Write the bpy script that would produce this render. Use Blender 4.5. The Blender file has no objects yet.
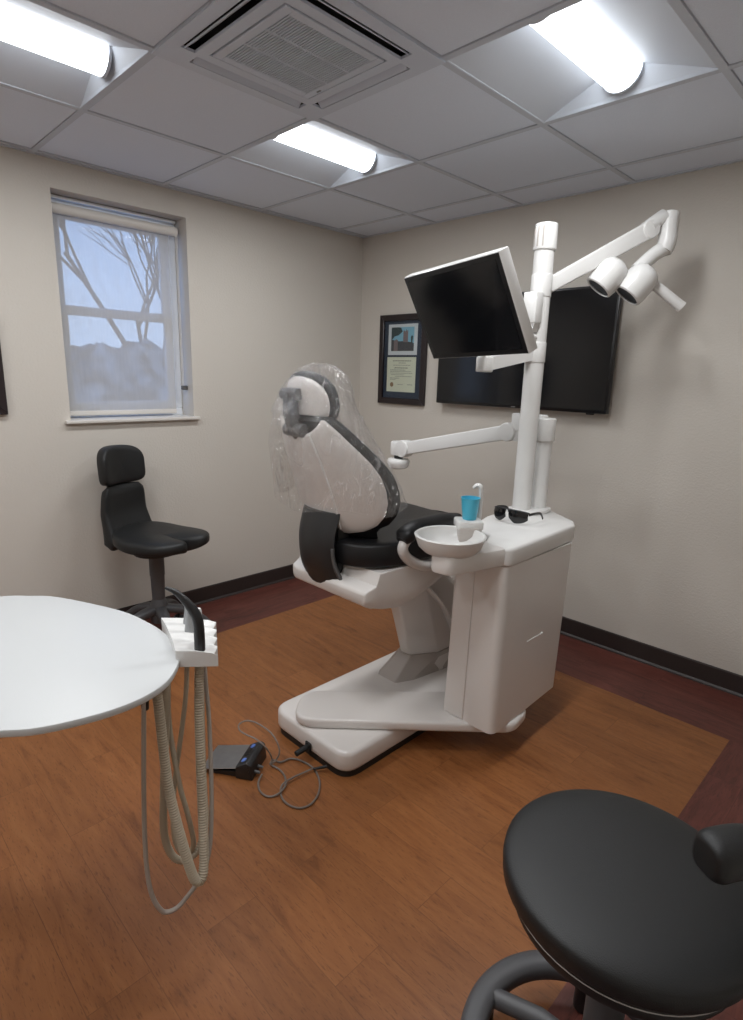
import bpy, bmesh, math, random
from math import sin, cos, pi, radians, sqrt
from mathutils import Vector as V, Matrix, noise

S = bpy.context.scene
C = S.collection
random.seed(7)

# ------------------------------------------------------------------ camera
cam_d = bpy.data.cameras.new('camera')
cam = bpy.data.objects.new('camera', cam_d)
C.objects.link(cam)
cr = V((0.70457138, 0.70905515, 0.02863482))
cu = V((-0.18193771, 0.14149, 0.97307721))
cf = V((-0.68591387, 0.69081211, -0.22869367))
cam.matrix_world = Matrix(((cr.x, cu.x, -cf.x, 3.16914), (cr.y, cu.y, -cf.y, -3.02970),
                           (cr.z, cu.z, -cf.z, 1.44496), (0, 0, 0, 1)))
cam_d.sensor_fit = 'HORIZONTAL'
cam_d.sensor_width = 36.0
cam_d.lens = 576.8425 / 743 * 36
cam_d.clip_start = 0.02
S.camera = cam

# ------------------------------------------------------------------ world, light levels, exposure
LENS_GLOW = 4.5          # radiance of the ceiling light lenses
LAMP_WATTS = 9.0          # light thrown down by each ceiling light
LAMP_COLOR = (0.985, 0.995, 1.0)
SKY_GLOW = 2.6
w = bpy.data.worlds.new('sky')
S.world = w
w.use_nodes = True
wn = w.node_tree
bg = wn.nodes['Background']
tc = wn.nodes.new('ShaderNodeTexCoord')
sp = wn.nodes.new('ShaderNodeSeparateXYZ')
rp = wn.nodes.new('ShaderNodeValToRGB')
wn.links.new(tc.outputs['Generated'], sp.inputs[0])
wn.links.new(sp.outputs['Z'], rp.inputs[0])
rp.color_ramp.elements[0].position = 0.0
rp.color_ramp.elements[0].color = (0.50, 0.68, 1.0, 1)
rp.color_ramp.elements[1].position = 0.6
rp.color_ramp.elements[1].color = (0.22, 0.44, 1.0, 1)
wn.links.new(rp.outputs[0], bg.inputs['Color'])
bg.inputs['Strength'].default_value = SKY_GLOW

vs = S.view_settings
vs.view_transform = 'Standard'
vs.look = 'None'
vs.gamma = 1.0
vs.use_curve_mapping = False
vs.exposure = 0.0
S.cycles.sample_clamp_indirect = 6.0
S.cycles.use_denoising = True
S.cycles.max_bounces = 10
S.cycles.transparent_max_bounces = 16

# ------------------------------------------------------------------ materials
def mat(name, col, rough=0.5, metal=0.0, bump=0.0, bscale=300.0, coat=0.0, spec=0.5, var=0.0, vscale=6.0, emis=None, estr=0.0):
    m = bpy.data.materials.new(name)
    m.use_nodes = True
    nt = m.node_tree
    b = nt.nodes['Principled BSDF']
    b.inputs['Base Color'].default_value = (*col, 1)
    b.inputs['Roughness'].default_value = rough
    b.inputs['Metallic'].default_value = metal
    b.inputs['Coat Weight'].default_value = coat
    b.inputs['Coat Roughness'].default_value = 0.12
    b.inputs['Specular IOR Level'].default_value = spec
    co = nt.nodes.new('ShaderNodeTexCoord')
    if emis:
        b.inputs['Emission Color'].default_value = (*emis, 1)
        b.inputs['Emission Strength'].default_value = estr
    if var > 0:
        n = nt.nodes.new('ShaderNodeTexNoise')
        n.inputs['Scale'].default_value = vscale
        n.inputs['Detail'].default_value = 4
        nt.links.new(co.outputs['Object'], n.inputs['Vector'])
        mr = nt.nodes.new('ShaderNodeMapRange')
        mr.inputs[3].default_value = 1 - var
        mr.inputs[4].default_value = 1 + var
        nt.links.new(n.outputs['Fac'], mr.inputs[0])
        mx = nt.nodes.new('ShaderNodeVectorMath')
        mx.operation = 'SCALE'
        mx.inputs[0].default_value = col
        nt.links.new(mr.outputs[0], mx.inputs['Scale'])
        nt.links.new(mx.outputs[0], b.inputs['Base Color'])
    if bump > 0:
        n2 = nt.nodes.new('ShaderNodeTexNoise')
        n2.inputs['Scale'].default_value = bscale
        n2.inputs['Detail'].default_value = 3
        nt.links.new(co.outputs['Object'], n2.inputs['Vector'])
        bp = nt.nodes.new('ShaderNodeBump')
        bp.inputs['Strength'].default_value = bump
        bp.inputs['Distance'].default_value = 0.004
        nt.links.new(n2.outputs['Fac'], bp.inputs['Height'])
        nt.links.new(bp.outputs[0], b.inputs['Normal'])
    return m

M = {}
M['wall'] = mat('wall_paint', (0.60, 0.563, 0.510), 0.75, bump=0.35, bscale=95, spec=0.3)
M['tile'] = mat('ceiling_tile', (0.73, 0.785, 0.88), 0.9, bump=0.3, bscale=220, spec=0.2, var=0.03, vscale=160)
M['tbar'] = mat('tbar_enamel', (0.56, 0.60, 0.67), 0.5)
M['base'] = mat('baseboard_vinyl', (0.030, 0.021, 0.019), 0.5)
M['whitetrim'] = mat('white_trim', (0.66, 0.63, 0.59), 0.45)
M['frame_vinyl'] = mat('white_vinyl', (0.8, 0.82, 0.85), 0.4)
M['fix'] = mat('fixture_enamel', (0.60, 0.635, 0.69), 0.55)
M['lens'] = mat('light_lens', (0.9, 0.9, 0.9), 0.5, emis=(0.90, 0.95, 1.0), estr=LENS_GLOW)
M['ac'] = mat('cassette_plastic', (0.60, 0.65, 0.74), 0.5)
M['ac_dark'] = mat('cassette_inside', (0.012, 0.014, 0.018), 0.7)
M['plastic'] = mat('gloss_white_plastic', (0.72, 0.69, 0.665), 0.28, coat=0.35, var=0.015)
M['plastic_cool'] = mat('white_enamel', (0.74, 0.735, 0.72), 0.32, coat=0.25)
M['greige'] = mat('grey_plastic', (0.46, 0.42, 0.39), 0.42)
M['leather'] = mat('black_upholstery', (0.010, 0.010, 0.011), 0.40, bump=0.12, bscale=420, spec=0.35)
M['leather2'] = mat('charcoal_upholstery', (0.012, 0.0125, 0.013), 0.46, bump=0.16, bscale=500, spec=0.42)
M['black'] = mat('black_plastic', (0.012, 0.012, 0.013), 0.4)
M['char'] = mat('charcoal_plastic', (0.021, 0.021, 0.022), 0.42, bump=0.05, bscale=500)
M['grey'] = mat('mid_grey_plastic', (0.10, 0.10, 0.102), 0.4)
M['stoolmetal'] = mat('grey_painted_metal', (0.075, 0.075, 0.08), 0.42)
M['chrome'] = mat('chrome', (0.75, 0.75, 0.76), 0.18, metal=1.0)
M['steel'] = mat('brushed_steel', (0.36, 0.35, 0.34), 0.38, metal=0.9, var=0.12, vscale=40)
M['screen'] = mat('dark_glass', (0.004, 0.0045, 0.006), 0.12, spec=0.45)
M['bezel'] = mat('black_bezel', (0.006, 0.006, 0.007), 0.3)
M['wood_dark'] = mat('dark_frame_wood', (0.016, 0.009, 0.010), 0.35, var=0.25, vscale=30)
M['navy'] = mat('navy_mat_board', (0.018, 0.026, 0.045), 0.7)
M['paper'] = mat('cream_paper', (0.66, 0.62, 0.45), 0.7)
M['photo_border'] = mat('photo_border_paper', (0.62, 0.60, 0.57), 0.6)
M['ink'] = mat('ink', (0.20, 0.18, 0.14), 0.7)
M['seal'] = mat('brown_seal', (0.25, 0.14, 0.06), 0.6)
M['ph_sky'] = mat('print_sky', (0.22, 0.42, 0.50), 0.6)
M['ph_tree'] = mat('print_leaves', (0.035, 0.05, 0.045), 0.6, var=0.5, vscale=300)
M['ph_stone'] = mat('print_stone', (0.19, 0.13, 0.12), 0.6, var=0.3, vscale=300)
M['ph_dark'] = mat('print_roof', (0.06, 0.055, 0.055), 0.6, var=0.3, vscale=300)
M['hose'] = mat('beige_hose', (0.43, 0.375, 0.285), 0.5)
M['cord'] = mat('taupe_cord', (0.19, 0.160, 0.140), 0.45)
M['hose_grey'] = mat('grey_tubing', (0.37, 0.325, 0.285), 0.45)
M['table'] = mat('white_laminate', (0.575, 0.59, 0.595), 0.4, bump=0.05, bscale=250)
M['cyan'] = mat('blue_cup_plastic', (0.075, 0.50, 0.70), 0.4)
M['cup_in'] = M['cyan']
M['blue_btn'] = mat('blue_button', (0.12, 0.22, 0.62), 0.4)
M['instr'] = mat('grey_handpiece', (0.34, 0.35, 0.36), 0.35, metal=0.3)
M['hedge'] = mat('snow_dusted_leaves', (0.17, 0.165, 0.155), 0.9, bump=0.6, bscale=14, var=4.2, vscale=3.2)
M['bark'] = mat('bark', (0.07, 0.055, 0.05), 0.9, bump=0.5, bscale=30)
M['snow'] = mat('patchy_snow_ground', (0.26, 0.27, 0.29), 0.9, var=2.0, vscale=0.35)
M['stub'] = mat('black_rubber', (0.010, 0.010, 0.010), 0.55)
M['opt'] = mat('lamp_glass', (0.10, 0.11, 0.12), 0.12)
M['tint'] = mat('tinted_lens', (0.006, 0.006, 0.007), 0.08, spec=0.6)


def glassy(name, alpha_node=None):
    m = bpy.data.materials.new(name)
    m.use_nodes = True
    nt = m.node_tree
    for n in list(nt.nodes):
        nt.nodes.remove(n)
    return m, nt


def make_pane():
    m, nt = glassy('window_glass')
    o = nt.nodes.new('ShaderNodeOutputMaterial')
    mx = nt.nodes.new('ShaderNodeMixShader')
    t = nt.nodes.new('ShaderNodeBsdfTransparent')
    g = nt.nodes.new('ShaderNodeBsdfGlossy')
    g.inputs['Roughness'].default_value = 0.03
    t.inputs['Color'].default_value = (0.95, 0.98, 1, 1)
    mx.inputs[0].default_value = 0.02
    nt.links.new(t.outputs[0], mx.inputs[1])
    nt.links.new(g.outputs[0], mx.inputs[2])
    nt.links.new(mx.outputs[0], o.inputs[0])
    return m


def make_blind():
    m, nt = glassy('solar_shade_fabric')
    o = nt.nodes.new('ShaderNodeOutputMaterial')
    d = nt.nodes.new('ShaderNodeBsdfDiffuse')
    d.inputs['Color'].default_value = (0.60, 0.565, 0.51, 1)
    tl = nt.nodes.new('ShaderNodeBsdfTranslucent')
    tl.inputs['Color'].default_value = (0.42, 0.42, 0.42, 1)
    t = nt.nodes.new('ShaderNodeBsdfTransparent')
    a = nt.nodes.new('ShaderNodeMixShader')
    a.inputs[0].default_value = 0.25
    b = nt.nodes.new('ShaderNodeMixShader')
    co = nt.nodes.new('ShaderNodeTexCoord')
    nz = nt.nodes.new('ShaderNodeTexNoise')
    nz.inputs['Scale'].default_value = 90
    mp = nt.nodes.new('ShaderNodeMapping')
    mp.inputs['Scale'].default_value = (1, 1, 0.12)
    nt.links.new(co.outputs['Object'], mp.inputs[0])
    nt.links.new(mp.outputs[0], nz.inputs['Vector'])
    mr = nt.nodes.new('ShaderNodeMapRange')
    mr.inputs[3].default_value = 0.14
    mr.inputs[4].default_value = 0.26
    nt.links.new(nz.outputs['Fac'], mr.inputs[0])
    nt.links.new(mr.outputs[0], b.inputs[0])
    nt.links.new(d.outputs[0], a.inputs[1])
    nt.links.new(tl.outputs[0], a.inputs[2])
    nt.links.new(a.outputs[0], b.inputs[1])
    nt.links.new(t.outputs[0], b.inputs[2])
    nt.links.new(b.outputs[0], o.inputs[0])
    return m


def make_film():
    m, nt = glassy('clear_plastic_film')
    o = nt.nodes.new('ShaderNodeOutputMaterial')
    t = nt.nodes.new('ShaderNodeBsdfTransparent')
    t.inputs['Color'].default_value = (0.97, 0.97, 0.97, 1)
    g = nt.nodes.new('ShaderNodeBsdfGlossy')
    g.inputs['Roughness'].default_value = 0.07
    g.inputs['Color'].default_value = (1, 1, 1, 1)
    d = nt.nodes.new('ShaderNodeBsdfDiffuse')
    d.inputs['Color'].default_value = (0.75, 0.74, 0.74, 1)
    co = nt.nodes.new('ShaderNodeTexCoord')
    mp = nt.nodes.new('ShaderNodeMapping')
    mp.inputs['Rotation'].default_value = (0.5, 0.4, 0.3)
    mp.inputs['Scale'].default_value = (1.0, 1.0, 0.35)
    nt.links.new(co.outputs['Object'], mp.inputs[0])
    nz = nt.nodes.new('ShaderNodeTexNoise')
    nz.inputs['Scale'].default_value = 22
    nz.inputs['Detail'].default_value = 4
    nz.inputs['Distortion'].default_value = 1.6
    nt.links.new(mp.outputs[0], nz.inputs['Vector'])
    bp = nt.nodes.new('ShaderNodeBump')
    bp.inputs['Strength'].default_value = 1.0
    bp.inputs['Distance'].default_value = 0.07
    nt.links.new(nz.outputs['Fac'], bp.inputs['Height'])
    nt.links.new(bp.outputs[0], g.inputs['Normal'])
    lw = nt.nodes.new('ShaderNodeLayerWeight')
    lw.inputs['Blend'].default_value = 0.25
    mr = nt.nodes.new('ShaderNodeMapRange')
    mr.inputs[3].default_value = 0.07
    mr.inputs[4].default_value = 0.30
    nt.links.new(lw.outputs['Facing'], mr.inputs[0])
    # thin crease lines in the film, their streak highlights painted in as diffuse white
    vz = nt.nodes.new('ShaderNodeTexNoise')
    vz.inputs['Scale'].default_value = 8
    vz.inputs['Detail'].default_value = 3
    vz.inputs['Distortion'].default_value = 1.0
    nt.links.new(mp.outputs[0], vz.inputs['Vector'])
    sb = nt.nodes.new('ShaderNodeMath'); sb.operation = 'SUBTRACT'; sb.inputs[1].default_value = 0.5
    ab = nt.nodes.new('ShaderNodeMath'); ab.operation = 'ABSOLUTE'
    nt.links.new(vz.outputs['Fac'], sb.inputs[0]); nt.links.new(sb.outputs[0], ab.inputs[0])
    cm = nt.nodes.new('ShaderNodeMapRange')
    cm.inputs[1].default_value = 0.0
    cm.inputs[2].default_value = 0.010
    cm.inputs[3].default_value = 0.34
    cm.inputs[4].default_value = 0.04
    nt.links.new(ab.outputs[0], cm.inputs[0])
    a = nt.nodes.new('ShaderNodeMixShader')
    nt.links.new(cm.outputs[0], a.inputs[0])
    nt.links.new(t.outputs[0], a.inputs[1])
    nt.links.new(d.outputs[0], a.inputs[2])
    b = nt.nodes.new('ShaderNodeMixShader')
    nt.links.new(mr.outputs[0], b.inputs[0])
    nt.links.new(a.outputs[0], b.inputs[1])
    nt.links.new(g.outputs[0], b.inputs[2])
    nt.links.new(b.outputs[0], o.inputs[0])
    return m


def make_floor():
    m = bpy.data.materials.new('plank_floor')
    m.use_nodes = True
    nt = m.node_tree
    L = nt.links
    b = nt.nodes['Principled BSDF']
    co = nt.nodes.new('ShaderNodeTexCoord')
    sep = nt.nodes.new('ShaderNodeSeparateXYZ')
    L.new(co.outputs['Object'], sep.inputs[0])

    def math_(op, a, bb):
        n = nt.nodes.new('ShaderNodeMath')
        n.operation = op
        for i, v in enumerate((a, bb)):
            if v is None:
                continue
            if isinstance(v, (int, float)):
                n.inputs[i].default_value = v
            else:
                L.new(v, n.inputs[i])
        return n.outputs[0]
    X, Y = sep.outputs[0], sep.outputs[1]
    side = math_('MAXIMUM', math_('LESS_THAN', X, 0.4529), math_('GREATER_THAN', X, 2.7446))     # border strips along y
    north = math_('GREATER_THAN', Y, -0.4391)
    border = math_('MAXIMUM', side, north)
    # grain coordinates: planks run along x, except the border strips beside the x walls
    comb_a = nt.nodes.new('ShaderNodeCombineXYZ')
    L.new(X, comb_a.inputs[0]); L.new(Y, comb_a.inputs[1])
    comb_b = nt.nodes.new('ShaderNodeCombineXYZ')
    L.new(Y, comb_b.inputs[0]); L.new(X, comb_b.inputs[1])
    side_only = math_('MULTIPLY', side, math_('SUBTRACT', 1.0, north))
    vm = nt.nodes.new('ShaderNodeMix')
    vm.data_type = 'VECTOR'
    L.new(side_only, vm.inputs[0])
    L.new(comb_a.outputs[0], vm.inputs[4]); L.new(comb_b.outputs[0], vm.inputs[5])
    vec = vm.outputs[1]
    br = nt.nodes.new('ShaderNodeTexBrick')
    br.offset = 0.37
    br.inputs['Scale'].default_value = 1.0
    br.inputs['Brick Width'].default_value = 0.92
    br.inputs['Row Height'].default_value = 0.1515
    br.inputs['Mortar Size'].default_value = 0.0011
    br.inputs['Mortar Smooth'].default_value = 0.3
    br.inputs['Bias'].default_value = 0.0
    br.inputs['Color1'].default_value = (0.0, 0.0, 0.0, 1)
    br.inputs['Color2'].default_value = (1, 1, 1, 1)
    br.inputs['Mortar'].default_value = (0.5, 0.5, 0.5, 1)
    off = nt.nodes.new('ShaderNodeVectorMath')
    off.operation = 'ADD'
    off.inputs[1].default_value = (5.0, 6.06 + 0.018, 0)
    L.new(vec, off.inputs[0])
    L.new(off.outputs[0], br.inputs['Vector'])
    # grain
    gm = nt.nodes.new('ShaderNodeMapping')
    gm.inputs['Scale'].default_value = (1.6, 11.0, 1)
    L.new(vec, gm.inputs[0])
    addv = nt.nodes.new('ShaderNodeVectorMath')
    addv.operation = 'ADD'
    sc = nt.nodes.new('ShaderNodeVectorMath')
    sc.operation = 'SCALE'
    sc.inputs['Scale'].default_value = 9.0
    L.new(br.outputs['Color'], sc.inputs[0])
    L.new(gm.outputs[0], addv.inputs[0]); L.new(sc.outputs[0], addv.inputs[1])
    n1 = nt.nodes.new('ShaderNodeTexNoise')
    n1.inputs['Scale'].default_value = 2.4
    n1.inputs['Detail'].default_value = 7
    n1.inputs['Roughness'].default_value = 0.62
    n1.inputs['Distortion'].default_value = 1.1
    L.new(addv.outputs[0], n1.inputs['Vector'])
    n2 = nt.nodes.new('ShaderNodeTexNoise')       # fine pores
    n2.inputs['Scale'].default_value = 26
    n2.inputs['Detail'].default_value = 3
    L.new(addv.outputs[0], n2.inputs['Vector'])

    def ramp(cols, fac):
        r = nt.nodes.new('ShaderNodeValToRGB')
        el = r.color_ramp.elements
        while len(el) < len(cols):
            el.new(0.5)
        for e, (p, c) in zip(el, cols):
            e.position = p
            e.color = (*c, 1)
        L.new(fac, r.inputs[0])
        return r.outputs[0]
    warm = ramp([(0.26, (0.155, 0.055, 0.017)), (0.42, (0.250, 0.092, 0.029)), (0.6, (0.293, 0.112, 0.036)), (0.8, (0.330, 0.136, 0.047))], n1.outputs['Fac'])
    red = ramp([(0.3, (0.070, 0.022, 0.016)), (0.5, (0.122, 0.036, 0.027)), (0.72, (0.170, 0.054, 0.041))], n1.outputs['Fac'])
    mc = nt.nodes.new('ShaderNodeMix')
    mc.data_type = 'RGBA'
    L.new(border, mc.inputs[0]); L.new(warm, mc.inputs[6]); L.new(red, mc.inputs[7])
    # per plank tint, pores, seams
    tint = nt.nodes.new('ShaderNodeMapRange')
    tint.inputs[3].default_value = 0.92
    tint.inputs[4].default_value = 1.06
    L.new(br.outputs['Color'], tint.inputs[0])
    pore = nt.nodes.new('ShaderNodeMapRange')
    pore.inputs[1].default_value = 0.31
    pore.inputs[2].default_value = 0.42
    pore.inputs[3].default_value = 0.66
    pore.inputs[4].default_value = 1.0
    L.new(n2.outputs['Fac'], pore.inputs[0])
    seam = nt.nodes.new('ShaderNodeMapRange')
    seam.inputs[3].default_value = 1.0
    seam.inputs[4].default_value = 0.72
    L.new(br.outputs['Fac'], seam.inputs[0])
    k = math_('MULTIPLY', math_('MULTIPLY', tint.outputs[0], pore.outputs[0]), seam.outputs[0])
    fs = nt.nodes.new('ShaderNodeVectorMath')
    fs.operation = 'SCALE'
    L.new(mc.outputs[2], fs.inputs[0]); L.new(k, fs.inputs['Scale'])
    L.new(fs.outputs[0], b.inputs['Base Color'])
    b.inputs['Roughness'].default_value = 0.42
    b.inputs['Specular IOR Level'].default_value = 0.4
    bp = nt.nodes.new('ShaderNodeBump')
    bp.inputs['Strength'].default_value = 0.12
    bp.inputs['Distance'].default_value = 0.003
    L.new(n1.outputs['Fac'], bp.inputs['Height'])
    L.new(bp.outputs[0], b.inputs['Normal'])
    return m


M['pane'] = make_pane()
M['blind'] = make_blind()
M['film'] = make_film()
M['floor'] = make_floor()

# ------------------------------------------------------------------ object helpers
ORG = {}          # object name -> world origin


def obj(name, bm, m, parent=None, origin=None, smooth=40, recalc=True):
    """link a bmesh given in world coordinates as one mesh object"""
    if recalc:
        bmesh.ops.recalc_face_normals(bm, faces=bm.faces)
    if parent is not None:
        o0 = ORG[parent.name]
    else:
        o0 = V(origin) if origin is not None else V((0, 0, 0))
    for v in bm.verts:
        v.co -= o0
    me = bpy.data.meshes.new(name)
    bm.to_mesh(me)
    bm.free()
    for mm in (m if isinstance(m, (list, tuple)) else [m]):
        me.materials.append(M[mm])
    if smooth:
        me.shade_smooth()
        me.set_sharp_from_angle(angle=radians(smooth))
    o = bpy.data.objects.new(name, me)
    C.objects.link(o)
    if parent is not None:
        o.parent = parent
    else:
        o.location = o0
    ORG[o.name] = o0
    return o


def tag(o, label, cat, group=None):
    o['label'] = label
    o['category'] = cat
    if group:
        o['group'] = group
    return o


def thing(name, label, cat, loc, group=None):
    o = bpy.data.objects.new(name, None)
    C.objects.link(o)
    o.location = loc
    o.empty_display_size = 0.1
    ORG[o.name] = V(loc)
    return tag(o, label, cat, group)


def struct(name, bm, m, parent=None, smooth=0):
    o = obj(name, bm, m, parent, smooth=smooth)
    if parent is None:
        o['kind'] = 'structure'
    return o


def BM():
    return bmesh.new()


def box(bm, x0, x1, y0, y1, z0, z1, bev=0.0, seg=2, mi=0):
    cs = [(x0, y0, z0), (x1, y0, z0), (x1, y1, z0), (x0, y1, z0), (x0, y0, z1), (x1, y0, z1), (x1, y1, z1), (x0, y1, z1)]
    vs_ = [bm.verts.new(c) for c in cs]
    fs = [bm.faces.new([vs_[i] for i in f]) for f in ((0, 3, 2, 1), (4, 5, 6, 7), (0, 1, 5, 4), (1, 2, 6, 5), (2, 3, 7, 6), (3, 0, 4, 7))]
    for f in fs:
        f.material_index = mi
    if bev > 0:
        es = list({e for f in fs for e in f.edges})
        bmesh.ops.bevel(bm, geom=es, offset=bev, segments=seg, profile=0.5, affect='EDGES')
    return vs_


def obox(bm, c, ex, ey, ez, sx, sy, sz, bev=0.0, seg=2):
    """box with half sizes on the axes ex, ey, ez"""
    t = BM()
    box(t, -sx, sx, -sy, sy, -sz, sz, bev, seg)
    join(bm, t, Matrix(((ex[0], ey[0], ez[0], c[0]), (ex[1], ey[1], ez[1], c[1]), (ex[2], ey[2], ez[2], c[2]), (0, 0, 0, 1))))


def join(bm, t, mx=None):
    if mx is not None:
        bmesh.ops.transform(t, matrix=mx, verts=t.verts)
    me = bpy.data.meshes.new('tmp')
    t.to_mesh(me)
    t.free()
    bm.from_mesh(me)
    bpy.data.meshes.remove(me)


def round_poly(pts, r, n=5):
    """round the corners of a closed 2-D polygon; r a number or one per corner"""
    out = []
    N = len(pts)
    for i, p in enumerate(pts):
        rr = r[i] if isinstance(r, (list, tuple)) else r
        p = V(p)
        a, b = V(pts[i - 1]) - p, V(pts[(i + 1) % N]) - p
        if rr <= 0:
            out.append(p)
            continue
        la, lb = a.length, b.length
        a.normalize(); b.normalize()
        ang = a.angle(b)
        d = min(rr / math.tan(ang / 2), la * 0.49, lb * 0.49)
        p0, p1 = p + a * d, p + b * d
        for k in range(n + 1):
            t = k / n
            out.append(p0 * (1 - t) ** 2 + p * 2 * t * (1 - t) + p1 * t * t)
    return out


def prism(bm, poly, f, a0, a1, bev=0.0, seg=2, taper=None):
    """extrude a 2-D polygon; f(u,v,a) gives the 3-D point"""
    t = BM()
    r0 = [t.verts.new(f(p[0], p[1], a0)) for p in poly]
    if taper:
        r1 = [t.verts.new(f(*taper(p), a1)) for p in poly]
    else:
        r1 = [t.verts.new(f(p[0], p[1], a1)) for p in poly]
    N = len(poly)
    c0 = t.faces.new(r0)
    c1 = t.faces.new(r1[::-1])
    for i in range(N):
        t.faces.new((r0[i], r0[(i + 1) % N], r1[(i + 1) % N], r1[i]))
    bmesh.ops.recalc_face_normals(t, faces=t.faces)
    if bev > 0:
        es = list(set(c0.edges) | set(c1.edges))
        bmesh.ops.bevel(t, geom=es, offset=bev, segments=seg, profile=0.5, affect='EDGES')
    join(bm, t)


XY = lambda u, v, a: (u, v, a)
YZ = lambda u, v, a: (a, u, v)
XZ = lambda u, v, a: (u, a, v)


def smooth_path(pts, sub=8, closed=False):
    P = [V(p) for p in pts]
    out = []
    N = len(P)
    rng = N if closed else N - 1
    for i in range(rng):
        p0 = P[(i - 1) % N] if (closed or i > 0) else P[0] * 2 - P[1]
        p1, p2 = P[i], P[(i + 1) % N]
        p3 = P[(i + 2) % N] if (closed or i + 2 < N) else P[-1] * 2 - P[-2]
        for k in range(sub):
            t = k / sub
            out.append(0.5 * ((2 * p1) + (p2 - p0) * t + (2 * p0 - 5 * p1 + 4 * p2 - p3) * t * t + (3 * p1 - p0 - 3 * p2 + p3) * t ** 3))
    if not closed:
        out.append(P[-1])
    return out


def tube(bm, path, r, seg=10, closed=False, cap=True, sect=None):
    """sweep a circle (or the section sect) along a path; r a number or f(t)"""
    path = [V(p) for p in path]
    n = len(path)
    rings = []
    prev = None
    for i, p in enumerate(path):
        a = path[(i - 1) % n] if (closed or i > 0) else p
        b = path[(i + 1) % n] if (closed or i < n - 1) else p
        tg = (b - a).normalized()
        if prev is None:
            up = V((0, 0, 1)) if abs(tg.z) < 0.9 else V((1, 0, 0))
            nx = up.cross(tg).normalized()
        else:
            nx = (prev - tg * prev.dot(tg)).normalized()
        prev = nx
        ny = tg.cross(nx)
        rr = r(i / max(1, n - 1)) if callable(r) else r
        if sect:
            rings.append([bm.verts.new(p + nx * q[0] * rr + ny * q[1] * rr) for q in sect])
        else:
            rings.append([bm.verts.new(p + (nx * cos(2 * pi * k / seg) + ny * sin(2 * pi * k / seg)) * rr) for k in range(seg)])
    sg = len(rings[0])
    m = n if closed else n - 1
    for i in range(m):
        A, B = rings[i], rings[(i + 1) % n]
        for k in range(sg):
            bm.faces.new((A[k], A[(k + 1) % sg], B[(k + 1) % sg], B[k]))
    if cap and not closed:
        bm.faces.new(rings[0][::-1])
        bm.faces.new(rings[-1])


def cyl(bm, p0, p1, r, r1=None, seg=24, bev=0.0):
    """cylinder or cone between two points, with rounded rims"""
    p0, p1 = V(p0), V(p1)
    r1 = r if r1 is None else r1
    L = (p1 - p0).length
    prof = []
    if bev > 0:
        for k in range(4):
            a = k / 3 * pi / 2
            prof.append((r - bev + bev * sin(a), bev - bev * cos(a)))
        for k in range(4):
            a = k / 3 * pi / 2
            prof.append((r1 - bev + bev * cos(a), L - bev + bev * sin(a)))
    else:
        prof = [(r, 0), (r1, L)]
    lathe(bm, prof, p0, (p1 - p0).normalized(), seg)


def lathe(bm, prof, c, axis=(0, 0, 1), seg=32, sx=1.0, cap=True):
    c = V(c)
    az = V(axis).normalized()
    ax = V((1, 0, 0)) if abs(az.x) < 0.9 else V((0, 1, 0))
    ax = (ax - az * ax.dot(az)).normalized()
    ay = az.cross(ax)
    rings = []
    for r, h in prof:
        if r <= 1e-6:
            rings.append([bm.verts.new(c + az * h)])
        else:
            rings.append([bm.verts.new(c + az * h + (ax * cos(2 * pi * k / seg) * sx + ay * sin(2 * pi * k / seg)) * r) for k in range(seg)])
    for A, B in zip(rings[:-1], rings[1:]):
        if len(A) == 1 and len(B) == 1:
            continue
        for k in range(seg):
            k2 = (k + 1) % seg
            if len(A) == 1:
                bm.faces.new((A[0], B[k2], B[k]))
            elif len(B) == 1:
                bm.faces.new((A[k], A[k2], B[0]))
            else:
                bm.faces.new((A[k], A[k2], B[k2], B[k]))
    if cap:
        if len(rings[0]) > 1:
            bm.faces.new(rings[0][::-1])
        if len(rings[-1]) > 1:
            bm.faces.new(rings[-1])


def loft(bm, rings, cap=True, closed_ring=True):
    R = [[bm.verts.new(p) for p in r] for r in rings]
    n = len(R[0])
    for A, B in zip(R[:-1], R[1:]):
        for k in range(n if closed_ring else n - 1):
            bm.faces.new((A[k], A[(k + 1) % n], B[(k + 1) % n], B[k]))
    if cap:
        bm.faces.new(R[0][::-1])
        bm.faces.new(R[-1])


def spow(x, e):
    return math.copysign(abs(x) ** e, x)


def cushion(bm, c, ex, ey, ez, rf, ht, hb, e=0.45, seg=48, lev=9, bend=None):
    """padded shape: outline rf(theta) in the plane ex,ey, bulging ht up and hb down along ez"""
    c, ex, ey, ez = V(c), V(ex), V(ey), V(ez)
    rings = []
    for j in range(-lev, lev + 1):
        ph = j / lev * pi / 2
        s = abs(cos(ph)) ** e
        h = spow(sin(ph), e) * (ht if j > 0 else hb)
        ring = []
        for k in range(seg):
            th = 2 * pi * k / seg
            r = rf(th) * max(s, 0.002)
            u, v = r * cos(th), r * sin(th)
            hh = h + (bend(u, v) if bend else 0)
            ring.append(c + ex * u + ey * v + ez * hh)
        rings.append(ring)
    loft(bm, rings)


def rrect(a, b, n=4.0):
    return lambda t: 1.0 / ((abs(cos(t)) / a) ** n + (abs(sin(t)) / b) ** n) ** (1 / n)


def mid(a, b, t):
    return V(a) * (1 - t) + V(b) * t

# ------------------------------------------------------------------ the room
T = 0.6096
H = 2.3744
gx = lambda i: 0.6533 + T * (i - 1)
gy = lambda j: -0.2636 - T * (3 - j)
XE, YS = 3.36, -4.75       # the walls behind the camera

bm = BM()
box(bm, -0.02, XE, YS, 0.02, -0.05, 0.0)
struct('floor', bm, 'floor')

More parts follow.
